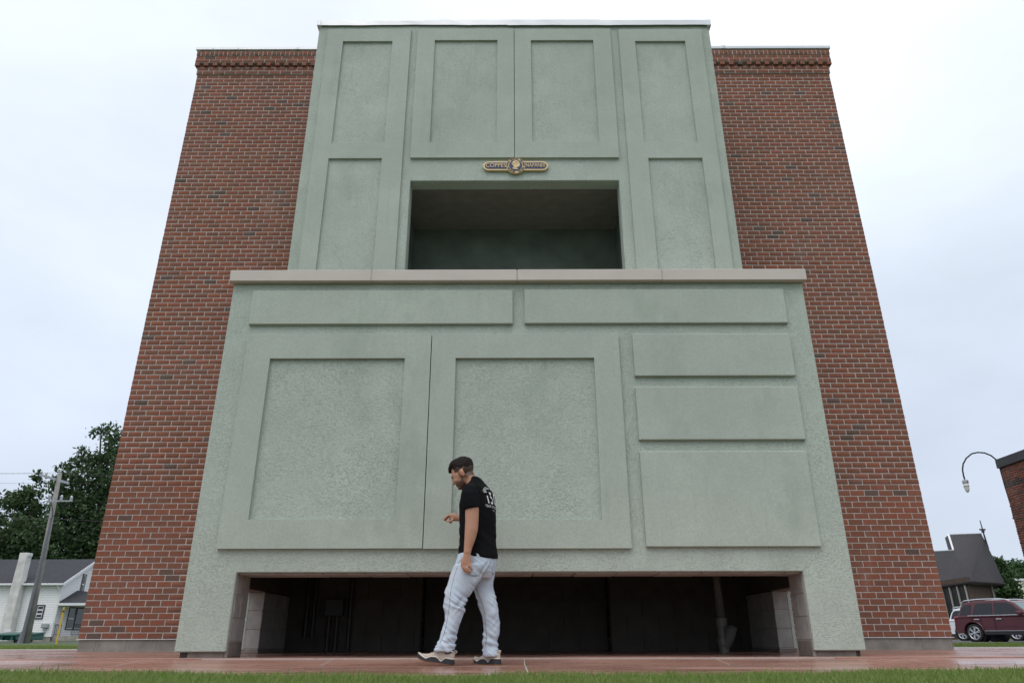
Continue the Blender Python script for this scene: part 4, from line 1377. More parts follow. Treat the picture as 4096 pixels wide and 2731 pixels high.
MB().box(BXc - 0.06, BXc + 9, 11.0, BYc + 0.06, BTop, BTop + 0.27).build('parapet_cap', M['metal_dark'], ob, bevel=0.01)

LYm = BYc + 0.10
o5 = lambda x, y: at(3500 + x / 1.52, 1700 + y / 1.52, LYm)
lamp = empty('gooseneck_lamp', (BXc - 0.1, LYm, 3.2), 'black gooseneck lamp with caged glass jar on the brick corner', 'lamp')
arm = [o5(*q_) for q_ in ((850, 570), (843, 560), (828, 492), (790, 370), (752, 232), (735, 208), (705, 184), (665, 168), (625, 165), (588, 173), (555, 200), (536, 235), (532, 270), (538, 305), (546, 332))]
MB().tube(arm, 0.022, 10).build('arm', M['black_steel'], lamp, smooth=True)
for q_ in ((775, 290), (828, 492), (845, 566)):
    p = o5(*q_)
    MB().box(p.x - 0.03, BXc + 0.12, LYm - 0.025, LYm + 0.025, p.z - 0.02, p.z + 0.02).build('bracket', M['black_steel'], lamp)
hp, lp = o5(546, 332), o5(556, 394)
ax = (lp - hp).normalized()
ax = Vector((0, 0, -1))
MB().lathe(hp, ax, [(-0.02, .02), (0.0, .055), (0.02, .085), (0.085, .09), (0.10, .08), (0.105, .02)], 18).build('cap', M['metal_grey'], lamp)
glass = Mat('frosted_jar_glass')
glass.set(color=(0.9, 0.9, 0.88), rough=0.3, trans=0.25, ior=1.3)
MB().lathe(hp + ax * 0.10, ax, [(0, .07), (0.10, .072), (0.20, .062), (0.26, .04), (0.275, .005)], 18).build('jar', glass.m, lamp, smooth=True)
for k_ in range(4):
    t = k_ * math.pi / 2 + 0.5
    u = Vector((math.cos(t), math.sin(t), 0))
    MB().tube([hp + ax * 0.10 + u * .082, hp + ax * 0.22 + u * .080, hp + ax * 0.33 + u * .05, hp + ax * 0.385], 0.004, 5).build('cage_bar', M['metal_white'], lamp)
MB().lathe(hp + ax * 0.19, ax, [(0, .083), (.008, .083)], 18).build('cage_ring', M['metal_grey'], lamp)

# ------------------------------------------------------------------ parked vehicles
def paint(name, col, coat=1.0):
    m = Mat(name)
    m.set(color=m.ramp(m.noise(1.5, 3), [(0.3, tuple(c * 0.93 for c in col)), (0.7, col)]), rough=0.32, metal=0.0, coat=coat, spec=0.4)
    return m.m
M['maroon'] = paint('maroon_car_paint', (0.085, 0.010, 0.018), 0.35)
M['white_paint'] = paint('white_car_paint', (0.72, 0.73, 0.75))
M['tyre'] = plain('tyre_rubber', (0.018, 0.018, 0.019), 0.85, bump=0.3)
M['alloy'] = plain('bright_alloy', (0.62, 0.63, 0.65), 0.28, 0.85, var=0.05)
M['car_glass'] = plain('tinted_car_glass', (0.018, 0.020, 0.024), 0.10, var=0.1, spec=0.35)
M['car_glass_clear'] = plain('green_tinted_windscreen', (0.10, 0.155, 0.16), 0.06, var=0.1, spec=0.6)
M['black_trim'] = plain('black_plastic_trim', (0.012, 0.012, 0.013), 0.55)
M['red_lens'] = plain('red_tail_lens', (0.22, 0.012, 0.018), 0.15)
M['clear_lens'] = plain('clear_headlamp_lens', (0.55, 0.57, 0.6), 0.1)

def car(name, label, cat, loc, heading, body_mat, pickup=False):
    root = empty(name, loc, label, cat, 'vehicles parked in the lot', rz=heading)
    L2, W = 2.54, 0.995
    wr, ra, fa = 0.385, -1.46, 1.55
    belt, top = 1.10, 1.775
    def bld(mb, nm, mat, par=root, **k):
        me = mb.mesh(nm, None, k.pop('smooth', False))
        if len(me.polygons) == len(mb.mi): me.polygons.foreach_set('material_index', mb.mi)
        me.materials.append(mat)
        o = link(bpy.data.objects.new(nm, me), par)
        bv = k.get('bevel', 0)
        if bv:
            b = o.modifiers.new('bevel', 'BEVEL'); b.width = bv; b.segments = 2; b.limit_method = 'ANGLE'; b.angle_limit = R(35)
        return o
    def arch(cx, r):
        return [(cx + r * math.cos(t), wr + r * math.sin(t)) for t in np.linspace(math.pi * 1.02, -0.02 * math.pi, 13)]
    low = [(-2.46, 0.42), (-1.96, 0.36)]
    low = [(-2.32, 0.40)] + arch(ra, 0.47) + arch(fa, 0.47) + [(2.40, 0.33), (2.53, 0.52), (2.52, 0.78), (2.42, 0.92), (2.0, 1.02), (1.15, 1.10), (-2.18, 1.10), (-2.30, 0.98), (-2.36, 0.70), (-2.36, 0.52)]
    slices = []
    def prof_at(y, inset):
        cx, cz = 0.0, 0.72
        out = []
        for x, z in low:
            ix = x - inset * (1 if x > 0 else -1) * (abs(x) / L2) ** 4
            iz = z - inset * 0.8 if z > 0.9 else z
            out.append((ix, y, iz))
        return out
    rr = [prof_at(y, i_) for y, i_ in ((-W + .035, .07), (-W, .03), (-W * .93, .0), (0, -.015), (W * .93, .0), (W, .03), (W - .035, .07))]
    mb = MB(); mb.rings(rr)
    body = bld(mb, 'body', body_mat, bevel=0.012)
    # greenhouse
    if pickup:
        gh = [(-1.0, belt - .02), (-0.92, 1.60), (-0.78, 1.75), (0.15, 1.76), (0.35, 1.70), (1.12, belt - .02)]
    else:
        gh = [(-2.18, belt - .02), (-2.02, 1.50), (-1.88, 1.70), (-1.45, 1.765), (-0.5, 1.785), (0.2, 1.75), (0.42, 1.68), (1.18, belt - .02)]
    def yw(z): return 0.955 - 0.215 * max(0, (z - belt)) / (top - belt)
    rings_ = []
    for f_ in (-1, -0.93, 0, 0.93, 1):
        rings_.append([(x * (1 if abs(f_) < 1 else 0.985), f_ * yw(z), z - (0.025 if abs(f_) == 1 and z > 1.6 else 0)) for x, z in gh])
    mb = MB(); mb.rings(rings_)
    cabin = bld(mb, 'cabin', body_mat, bevel=0.01)
    def sidepoly(pts, s, mat, nm, off=0.006, th=0.004, par=root):
        mb = MB()
        mb.prism([(x, s * (yw(z) + off), z) for x, z in pts], (0, -s * th, 0))
        return bld(mb, nm, mat, par)
    wins = [[(-2.02, 1.17), (-1.52, 1.17), (-1.46, 1.63), (-1.80, 1.61), (-1.92, 1.50)], [(-1.42, 1.16), (-0.46, 1.16), (-0.50, 1.66), (-1.22, 1.655), (-1.36, 1.42)], [(-0.38, 1.16), (0.86, 1.16), (0.42, 1.56), (0.18, 1.655), (-0.40, 1.665)]]
    if pickup:
        wins = [[(-0.86, 1.16), (-0.16, 1.16), (-0.2, 1.66), (-0.74, 1.66)], [(-0.06, 1.16), (0.85, 1.16), (0.36, 1.58), (0.14, 1.66), (-0.08, 1.665)]]
    for s in (-1, 1):
        for k_, w_ in enumerate(wins):
            sidepoly(w_, s, M['car_glass'], 'side_window', 0.008, 0.01)
        mb = MB(); mb.box(-1.62 if not pickup else -.9, 0.95, s * 0.972 - .012, s * 0.972 + .012, 1.115, 1.145); bld(mb, 'chrome_strip', M['alloy'])
        mb = MB(); mb.box(-0.95, 1.04, s * 0.985 - .02, s * 0.985 + .02, 0.30, 0.46); bld(mb, 'sill', M['black_trim'], bevel=0.015)
        mb = MB(); mb.box(-0.95, 1.05, s * 0.998 - .006, s * 0.998 + .006, 0.462, 0.478); bld(mb, 'sill_strip', M['alloy'])
        mb = MB(); mb.box(-0.95, 1.0, s * 0.996 - .006, s * 0.996 + .006, 0.66, 0.68); bld(mb, 'door_moulding', body_mat)
        for hx in (-1.20, -0.18):
            mb = MB(); mb.box(hx - .13, hx + .13, s * 1.004 - .018, s * 1.004 + .018, 0.945, 0.985); bld(mb, 'door_handle', M['alloy'], bevel=0.012)
        for dx_ in (-1.05, -0.42, 0.98):
            mb = MB(); mb.box(dx_ - .005, dx_ + .005, s * 0.992 - .006, s * 0.992 + .006, 0.5, 1.08); bld(mb, 'door_seam', M['black_trim'])
        mb = MB(); mb.obox((0.82, s * 1.10, 1.20), (0.06, 0, 0), (0, 0.13, 0), (0, 0, 0.075)); mi = bld(mb, 'mirror', body_mat, bevel=0.03)
        mb = MB(); mb.box(0.79, 0.86, s * 1.04 - .08, s * 1.04 + .08, 1.10, 1.14); bld(mb, 'mirror_stalk', M['black_trim'])
        for ax_ in (ra, fa):
            mb = MB()
            prr = [(0, .02), (0.0, wr - .09), (0.0, wr - .03), (0.03, wr), (0.20, wr), (0.235, wr - .03), (0.235, wr - .09), (0.235, .02)]
            mb.lathe((ax_, s * 0.99 - s * 0.235, wr), (0, s, 0), prr, 28)
            wh = bld(mb, 'wheel', M['tyre'])
            mb = MB()
            mb.lathe((ax_, s * 0.955, wr), (0, s, 0), [(0, .05), (0, .262), (0.038, .285), (0.040, .272), (0.012, .25), (0.012, .02)], 28)
            bld(mb, 'rim', M['black_trim'], wh)
            mb = MB()
            mb.lathe((ax_, s * 0.962, wr), (0, s, 0), [(0, .255), (.034, .283), (.040, .277), (.02, .248)], 28)
            for q in range(6):
                t = q * math.pi / 3 + .3
                for dt in (-.13, .13):
                    c1_ = Vector((math.cos(t + dt * .4), 0, math.sin(t + dt * .4)))
                    c2_ = Vector((math.cos(t + dt), 0, math.sin(t + dt)))
                    p0_ = Vector((ax_, s * 0.985, wr)) + c1_ * .05
                    p1_ = Vector((ax_, s * 0.985, wr)) + c2_ * .262
                    dd = (p1_ - p0_) / 2
                    side = Vector((-dd.z, 0, dd.x)).normalized()
                    mb.obox((p0_ + p1_) / 2, dd, side * .017, Vector((0, .012, 0)))
            mb.lathe((ax_, s * 0.97, wr), (0, s, 0), [(0, .06), (.03, .055), (.035, .01)], 14)
            bld(mb, 'spokes', M['alloy'], wh)
            mb = MB()
            mb.lathe((ax_, s * 0.50, wr), (0, s, 0), [(0, .05), (0, .46), (0.42, .463), (0.42, .44), (.02, .43), (.02, .05)], 24)
            bld(mb, 'wheel_housing', M['black_trim'])
            lip = []
            for t in np.linspace(-0.05, math.pi + .05, 17):
                lip.append((ax_ + .485 * math.cos(t), s * 0.985, wr + .485 * math.sin(t)))
            mb = MB(); mb.tube(lip, 0.028, 6); bld(mb, 'wheel_arch', body_mat)
        mb = MB(); mb.obox((-2.27, s * .84, 0.98), (.07, 0, 0), (0, .13, 0), (0, 0, .13)); bld(mb, 'tail_lamp', M['red_lens'], bevel=.03)
        mb = MB(); mb.obox((2.30, s * .80, 0.86), (.17, 0, -.02), (0, .16, 0), (0, 0, .075)); bld(mb, 'headlamp', M['clear_lens'], bevel=.03)
        if not pickup:
            mb = MB(); mb.tube([(-2.0, s * .66, 1.70), (-1.85, s * .66, 1.80), (-1.2, s * .665, 1.845), (-0.2, s * .665, 1.835), (0.15, s * .66, 1.79), (0.3, s * .66, 1.72)], [.02, .026, .026, .026, .026, .02], 8); bld(mb, 'roof_rail', M['alloy'])
    # screens
    (xa, za), (xb, zb__) = gh[-2], gh[-1]
    mb = MB()
    q0, q1 = 0.06, 0.95
    pts = []
    for q, s in ((q0, -1), (q0, 1), (q1, 1), (q1, -1)):
        x_, z_ = xa + (xb - xa) * q, za + (zb__ - za) * q
        pts.append((x_ + .012, s * (yw(z_) - .09), z_ + .012))
    mb.prism(pts, (-.01, 0, -.01)); bld(mb, 'windscreen', M['car_glass_clear'])
    mb = MB(); mb.box(2.45, 2.545, -.55, .55, .58, .84); bld(mb, 'grille', M['black_trim'], bevel=.02)
    mb = MB(); mb.box(2.42, 2.56, -.9, .9, .34, .50); bld(mb, 'front_bumper', M['black_trim'], bevel=.03)
    mb = MB(); mb.box(-2.40, -2.22, -.93, .93, .38, .58); bld(mb, 'rear_bumper', M['black_trim'], bevel=.03)
    if pickup:
        mb = MB(); mb.box(-2.36, -1.02, -.80, .80, 1.09, 1.104); bld(mb, 'cargo_bed', M['black_trim'])
    return root
SY_ = 33.0
rw, fw = at(3500 + 575 / 1.52, 2500, SY_), None
GZ = -0.096
ang = R(-64)
hd = Vector((math.cos(ang), math.sin(ang), 0))
rwp = Vector((at(3894, 2500, 36.0).x, 36.0, GZ))
car('parked_car', 'maroon sport utility vehicle with alloy wheels and roof rails, parked', 'car', tuple(rwp + hd * 1.46 + Vector((-hd.y, hd.x, 0)) * 0.95), ang, M['maroon'])
car('parked_car', 'white vehicle mostly hidden behind the maroon one and the brick corner', 'car', tuple(Vector((at(3846, 2500, 44.5).x, 44.5, GZ)) + hd * 1.46 + Vector((-hd.y, hd.x, 0)) * 0.95), ang, M['white_paint'])

# ------------------------------------------------------------------ the man walking past
from mathutils.bvhtree import BVHTree
PERSON = Vector((-0.36, 6.38, -0.045))
man = empty('person', PERSON, 'man in black printed t-shirt and pale jeans walking past, one hand reaching forward', 'person')
def cp(cx, cy, Y):
    return at(1600 + cx / 1.648, 1780 + cy / 1.648, Y)
PHI = R(28)
FW = Vector((-math.cos(PHI), math.sin(PHI), 0))
LF = Vector((-math.sin(PHI), -math.cos(PHI), 0))
UP = Vector((0, 0, 1))

def remesh(mb, voxel, smooth_it=4, factor=0.5):
    me = mb.mesh('tmp')
    o = bpy.data.objects.new('tmp', me)
    COL.objects.link(o)
    r = o.modifiers.new('r', 'REMESH')
    r.mode = 'VOXEL'
    r.voxel_size = voxel
    r.use_smooth_shade = True
    if smooth_it:
        s = o.modifiers.new('s', 'SMOOTH')
        s.factor = factor
        s.iterations = smooth_it
    dg = bpy.context.evaluated_depsgraph_get()
    res = bpy.data.meshes.new_from_object(o.evaluated_get(dg))
    bpy.data.objects.remove(o)
    return res
def finish(me, name, mat, parent, disp=None):
    """displace along normals, smooth shade, move into the parent's frame"""
    n = len(me.vertices)
    co = np.empty(n * 3, np.float32); me.vertices.foreach_get('co', co); co = co.reshape(-1, 3).astype(float)
    if disp is not None:
        no = np.empty(n * 3, np.float32); me.vertices.foreach_get('normal', no); no = no.reshape(-1, 3)
        d = np.array([disp(Vector(p), Vector(q)) for p, q in zip(co, no)])
        co = co + no * d[:, None]
    wco = co.copy()
    co = co - np.array(world_loc(parent))
    me.vertices.foreach_set('co', co.astype(np.float32).ravel())
    me.polygons.foreach_set('use_smooth', np.ones(len(me.polygons), bool))
    me.update()
    me.name = name
    for m_ in (mat if isinstance(mat, list) else [mat]):
        me.materials.append(m_)
    o = link(bpy.data.objects.new(name, me), parent)
    return o, wco
def bvh_of(o):
    off = world_loc(o.parent) + Vector(o.location)
    return BVHTree.FromPolygons([v.co + off for v in o.data.vertices], [tuple(p.vertices) for p in o.data.polygons])
CAMP = Vector((0, 0, CAM_Z))
def cast(bvh, cx, cy, lift=0.001):
    d = (cp(cx, cy, 6.3) - CAMP).normalized()
    h, nrm, i, dist = bvh.ray_cast(CAMP, d)
    if h is None: return None
    return h + nrm * lift if nrm.dot(d) < 0 else h - nrm * lift

# ---- torso sections taken from the silhouette
def torso_ring(cy, fr, bk, ry, shrink=0.0, Y=6.40):
    a, b = cp(fr, cy, Y), cp(bk, cy, Y)
    c = (a + b) / 2
    h = (b - a).length / 2
    rx = math.sqrt(max(h * h - (ry * math.sin(PHI)) ** 2, 0.0009)) / math.cos(PHI)
    return (c, FW * (rx - shrink), LF * (ry - shrink))
TORSO = [(752, 381, 646, .176), (740, 378, 648, .180), (690, 386, 639, .178), (640, 389, 631, .176), (520, 390, 632, .185), (400, 395, 632, .200),
         (330, 405, 622, .205), (292, 428, 607, .194), (264, 452, 588, .170), (243, 468, 566, .132), (225, 474, 545, .098), (211, 482, 524, .060)]
SHN = cp(462, 304, 6.225)                    # near shoulder
SHF = Vector((-0.262, 6.565, SHN.z - 0.01))         # far shoulder
ELF = Vector((-0.285, 6.68, 1.150))
WRF = cp(388, 478, 6.63)
ARM = [(cp(462, 308, 6.225), .056), (cp(466, 340, 6.21), .064), (cp(475, 430, 6.195), .060), (cp(474, 495, 6.19), .0575), (cp(470, 560, 6.185), .0560), (cp(460, 620, 6.18), .0465),
       (cp(448, 675, 6.175), .0350), (cp(443, 712, 6.17), .0305)]

# ---- head frame
AZ, PT, HS = R(14), R(28), 1.07
HF = Vector((-math.cos(AZ) * math.cos(PT), math.sin(AZ) * math.cos(PT), -math.sin(PT)))
HL = Vector((-math.sin(AZ), -math.cos(AZ), 0))
HU = HF.cross(HL).normalized()
HM = Matrix((HF, HL, HU)).transposed()
EAR = cp(408, 186, 6.33)
HC = EAR - (HF * -0.008 + HL * 0.082 + HU * -0.012) * HS
def hp_(x, y, z): return HC + HM @ (Vector((x, y, z)) * HS)
def hball(mb, c, r, tilt=None, n=16, k=10):
    m_ = HM.copy()
    if tilt: m_ = m_ @ Matrix.Rotation(tilt, 3, 'Y')
    mb.ball(hp_(*c), tuple(q * HS for q in r), m_, n, k)

body = MB()
hball(body, (-.014, 0, .048), (.100, .076, .084), n=24, k=16)          # cranium
hball(body, (.020, 0, .010), (.078, .068, .085), n=20, k=14)
hball(body, (.030, 0, -.038), (.063, .057, .060), n=20, k=14)           # jaw
hball(body, (.070, 0, -.083), (.025, .027, .020))                       # chin
hball(body, (.088, 0, .022), (.016, .048, .012))                        # brow
hball(body, (.101, 0, -.022), (.017, .013, .014))                       # nose tip
body.ell([(hp_(.088, 0, .012), HL * .008, HF * .012), (hp_(.100, 0, -.012), HL * .011, HF * .014), (hp_(.104, 0, -.026), HL * .013, HF * .012)], 10)
hball(body, (.089, 0, -.052), (.011, .023, .006))
hball(body, (.087, 0, -.062), (.011, .021, .006))
for s in (-1, 1):
    hball(body, (.058, s * .036, -.024), (.030, .022, .024))            # cheek
    hball(body, (-.010, s * .074, -.008), (.018, .009, .030), 0.2)      # ear
    hball(body, (-.016, s * .079, .002), (.013, .007, .022), 0.2)
body.ell([(hp_(-.028, 0, -.02), HF * .060, HL * .056), (cp(446, 205, 6.40), FW * .066, LF * .060), (cp(478, 232, 6.40), FW * .072, LF * .070), (cp(492, 262, 6.40), FW * .070, LF * .080)], 18)
body.ell([torso_ring(*t, shrink=0.016) for t in TORSO[:-2]], 24)
def limb(mb, pr, n=14):
    mb.tube([p for p, r in pr], [r for p, r in pr], n)
limb(body, ARM)
limb(body, [(SHF, .062), (SHF.lerp(ELF, .5), .056), (ELF, .046), (ELF.lerp(WRF, .45), .043), (WRF, .028)])
def finger(mb, pts, r0, Y):
    P3 = [cp(*(q[:2]), Y + (q[2] if len(q) > 2 else 0)) for q in pts]
    n = len(P3)
    rad = [r0 * (1 - 0.22 * i / (n - 1)) for i in range(n)]
    limb(mb, list(zip(P3, rad)), 10)
    mb.ball(P3[-1], rad[-1] * 1.0, n=10, k=6)
# near (left) hand, hanging, fingers half curled
YH = 6.17
xw = 0.001357
hand = [(445, 685, .022, .020), (443, 708, .0285, .026), (440, 732, .033, .023), (436, 758, .042, .020), (435, 780, .043, .018), (437, 792, .040, .015)]
body.ell([(cp(a, b, YH), Vector((1, 0, 0)) * hw, Vector((0, 1, 0)) * hd) for a, b, hw, hd in hand], 16)
finger(body, [(411, 780, .0), (412, 805, -.004), (424, 826, .004), (440, 838, .012)], .0098, YH)
finger(body, [(424, 786, -.004), (429, 812, -.010), (443, 831, -.004), (458, 840, .004)], .0100, YH)
finger(body, [(440, 786, -.006), (445, 810, -.012), (458, 827, -.008), (470, 833, .002)], .0096, YH)
finger(body, [(456, 778, -.006), (463, 797, -.012), (471, 811, -.010), (477, 818, .0)], .0088, YH)
finger(body, [(420, 742, .012), (408, 768, .020), (407, 792, .024), (413, 808, .024)], .0108, YH)
# far (right) hand, reaching forward with pinched fingers
YR = 6.63
body.ell([(cp(390, 480, YR), Vector((0, .022, 0)), Vector((0, 0, .030))), (cp(368, 476, YR), Vector((0, .022, 0)), Vector((0, 0, .034))), (cp(348, 472, YR), Vector((0, .020, 0)), Vector((.004, 0, .037))), (cp(332, 468, YR), Vector((0, .018, 0)), Vector((.006, 0, .030)))], 14)
finger(body, [(332, 460, -.01), (312, 466, -.012), (299, 479, -.012), (290, 491, -.010)], .0098, YR)
finger(body, [(332, 466, .004), (315, 474, .004), (306, 487, .002), (302, 497, .0)], .0098, YR)
finger(body, [(335, 476, .016), (327, 490, .016), (328, 503, .012), (333, 514, .010)], .0092, YR)
finger(body, [(342, 484, .026), (337, 496, .026), (340, 508, .022)], .0086, YR)
finger(body, [(352, 488, -.018), (336, 499, -.022), (322, 502, -.020), (309, 500, -.014)], .0108, YR)

# ---- legs: (crop y, front edge, back edge) for both legs
LEGA = [(790, 356, 580), (850, 333, 552), (900, 318, 524), (960, 300, 480), (1010, 293, 437), (1060, 293, 422), (1120, 297, 412), (1170, 290, 398), (1230, 272, 378), (1278, 256, 364), (1296, 238, 368), (1310, 244, 358), (1322, 228, 364), (1336, 236, 356), (1346, 226, 360), (1356, 238, 350)]
LEGB = [(800, 450, 638), (860, 462, 620), (900, 474, 612), (960, 488, 618), (1040, 515, 635), (1100, 535, 648), (1170, 552, 657), (1240, 550, 655), (1290, 546, 642), (1318, 538, 648), (1334, 546, 642), (1350, 538, 652), (1366, 550, 646), (1378, 546, 652), (1388, 556, 648)]
def leg_secs(tab, Ya, Yb, shrink=0.0):
    out = []
    for i, (cy, a, b) in enumerate(tab):
        t = i / (len(tab) - 1)
        Y = Ya + (Yb - Ya) * t
        p, q = cp(a, cy, Y), cp(b, cy, Y)
        h = (q - p).length / 2 - shrink
        hy = max(0.105 - 0.045 * min(1, t * 1.5), 0.06) - shrink
        out.append(((p + q) / 2, Vector((h, 0, 0)), Vector((0, hy, 0))))
    return out
body.ell([torso_ring(cy, a, b, .165, .02) for cy, a, b in ((740, 378, 640), (800, 360, 630), (850, 380, 600))], 20)
body.ell(leg_secs(LEGA, 6.315, 6.28, .018), 16)
body.ell(leg_secs(LEGB, 6.475, 6.46, .018), 16)
bm_ = remesh(body, 0.0048, 3, 0.4)
skin = Mat('skin')
vc = skin.n('ShaderNodeVertexColor')
vc.layer_name = 'tone'
sk_n = skin.noise(60, 3)
skin.set(color=skin.mix(skin.mr(sk_n, .4, .7, 0, .12), vc.outputs[0], (0.25, 0.09, 0.06)), rough=0.5, spec=0.4, sub=0.04)
skin.b.inputs['Subsurface Radius'].default_value = (0.01, 0.004, 0.002)
bo_, bw = finish(bm_, 'body', skin.m, man)
loc = (bw - np.array(HC)) @ np.array(HM) / HS          # head-local coordinates of every vertex
x, y, z = loc.T
SKIN = np.array([0.475, 0.245, 0.158])
HAIR = np.array([0.016, 0.011, 0.009])
tone = np.tile(SKIN, (len(bw), 1))
def blend(mask, col):
    tone[:] = tone * (1 - mask[:, None]) + np.array(col) * mask[:, None]
sm = lambda v, a, b: np.clip((v - a) / (b - a), 0, 1)
inhead = (np.abs(y) < .09) & (z > -.14) & (z < .15) & (np.abs(x) < .14)
ear_m = (np.abs(y) > .071) & (z < .03) & (z > -.05) & (x > -.04) & (x < .02)
scalp = sm(-x, -.052, -.040) * sm(z, .020, .032) + sm(-x, .012, .024) * sm(z, -.075 , -.045)
blend(np.clip(scalp, 0, 1) * inhead * (~ear_m) * (0.88 + 0.12 * sm(z, .0, .06)), HAIR)
sideburn = sm(x, -.004, .004) * sm(-x, -.030, -.022) * sm(z, -.06, -.05) * sm(-z, -.04, -.02) * (np.abs(y) > .05)
blend(sideburn * inhead * (~ear_m) * 0.6, HAIR)
beard = sm(-z, .036, .052) * sm(x, .000, .016) * sm(z, -.135, -.125) + (sm(x, .078, .086) * sm(-z, .032, .038) * sm(z, -.050, -.045))
blend(np.clip(beard, 0, 1) * inhead * 0.80, [0.05, 0.030, 0.024])
blend(((np.abs(y) < .022) & (x > .094) & (z < -.047) & (z > -.067)).astype(float) * 0.7, [0.33, 0.12, 0.09])
blend(ear_m.astype(float) * 0.25, [0.55, 0.2, 0.14])
brow = ((x > .078) & (z > .016) & (z < .027) & (np.abs(y) > .012) & (np.abs(y) < .052)).astype(float)
blend(brow * 0.8, HAIR)
att = bo_.data.color_attributes.new('tone', 'FLOAT_COLOR', 'POINT')
att.data.foreach_set('color', np.concatenate([tone, np.ones((len(tone), 1))], 1).astype(np.float32).ravel())
for s in (-1, 1):
    e_ = MB(); e_.ball(hp_(.0765, s * .033, .002), .0095 * HS, n=10, k=8)
    e_.build('eye', plain('eye_white', (0.6, 0.57, 0.55), 0.2) if s < 0 else bpy.data.materials['eye_white'], man, smooth=True)
    e_ = MB(); e_.ball(hp_(.0830, s * .034, .0005), .0048 * HS, n=10, k=8)
    e_.build('iris', plain('dark_iris', (0.02, 0.012, 0.01), 0.15) if s < 0 else bpy.data.materials['dark_iris'], man, smooth=True)

# ---- hair: swept top, short tapering sides
hair = MB()
hball(hair, (-.022, 0, .062), (.101, .0800, .088), n=24, k=16)
hball(hair, (.018, 0, .108), (.066, .066, .046), 0.1, n=20, k=12)
hball(hair, (.058, 0, .102), (.038, .056, .026), 0.5, n=18, k=10)
hball(hair, (.086, .012, .082), (.020, .034, .013), 0.8, n=14, k=8)
hair_m = plain('dark_brown_hair', (0.016, 0.0105, 0.008), 0.7, var=0.5, scale=90, bump=0.5, bscale=200, spec=0.15)
def hair_d(p, n_):
    q = (HM.transposed() @ (p - HC)) / HS
    a = mnoise.noise(Vector((q.x * 14, q.y * 110, q.z * 30)))
    b = mnoise.noise(Vector((q.x * 30, q.y * 40, q.z * 30 + 5)))
    top = min(1, max(0, (q.z - .05) / .05))
    return (.0055 * a * (0.35 + 0.65 * top) + .003 * b) - .0035 * (1 - top)
finish(remesh(hair, 0.004, 2), 'hair', hair_m, man, hair_d)

# ---- t-shirt
def cloth_mat(name, col, rough, weave, var=0.1, spec=0.3):
    m = Mat(name)
    nz = m.noise(6, 5)
    c = m.ramp(nz, [(0.3, tuple(q * (1 - var) for q in col)), (0.7, tuple(q * (1 + var) for q in col))])
    m.set(color=c, rough=rough, spec=spec)
    m.b.inputs['Sheen Weight'].default_value = 0.0
    m.bump(m.noise(weave, 2), 0.25, 0.001)
    return m.m
M['tee'] = cloth_mat('black_cotton', (0.0060, 0.0060, 0.0072), 0.9, 700, 0.2, 0.12)
tee = MB()
tee.ell([torso_ring(*t) for t in TORSO], 32)
tee.tube([cp(492, 280, 6.27), SHN, cp(464, 335, 6.205), cp(470, 376, 6.195), cp(477, 420, 6.19)], [.056, .070, .077, .076, .071], 18)
tee.tube([SHF + Vector((0.0, -.06, 0)), SHF, SHF.lerp(ELF, .45), SHF.lerp(ELF, .8)], [.066, .068, .066, .062], 16)
def tee_d(p, n_):
    low = max(0.0, min(1.0, (1.12 - p.z) / 0.25))
    a = mnoise.noise(Vector((p.x * 9 + p.z * 4, p.y * 9, p.z * 5)))
    b = mnoise.noise(Vector((p.x * 5, p.y * 5, p.z * 26 + p.x * 14)))
    c = mnoise.noise(Vector((p.x * 22 + p.z * 9, p.y * 22, p.z * 7)))
    front = max(0, -(p.x + .32)) * 5
    return .0065 * a + (.0035 + .010 * low * min(1, front + .25)) * b + .0028 * c
tee_o, tw = finish(remesh(tee, 0.0060, 5), 't_shirt', M['tee'], man, tee_d)
tb = bvh_of(tee_o)
# hems
def hem_tube(nm, pts, r, mat, par):
    return MB().tube(pts, r, 6).build(nm, mat, par)
# ---- jeans
def denim():
    m = Mat('pale_washed_denim')
    a = m.noise(5, 6, 0.6)
    c = m.ramp(a, [(0.3, (0.43, 0.50, 0.59)), (0.55, (0.54, 0.61, 0.68)), (0.75, (0.62, 0.66, 0.70))])
    c = m.mix(m.mr(m.noise(3.0, 4), .5, .75, 0, .35), c, (0.55, 0.53, 0.50))
    f_ = m.noise(420, 2, 0.5, m.co((1, 1, 2.5)))
    c = m.mix(m.mr(f_, .4, .7, 0, .2), c, (0.27, 0.33, 0.42))
    m.set(color=c, rough=0.9, spec=0.2)
    m.bump(f_, 0.3, 0.0012)
    return m.m
M['denim'] = denim()
M['seam'] = plain('denim_seam_thread', (0.10, 0.115, 0.145), 0.9)
jn = MB()
jn.ell([torso_ring(cy, a, b, ry, 0.004) for cy, a, b, ry in ((715, 380, 636, .172), (735, 376, 640, .176), (765, 366, 640, .180), (800, 353, 638, .178), (840, 345, 625, .160), (875, 372, 600, .12))], 28)
jn.ell(leg_secs(LEGA, 6.315, 6.28), 24)
jn.ell(leg_secs(LEGB, 6.475, 6.46), 24)
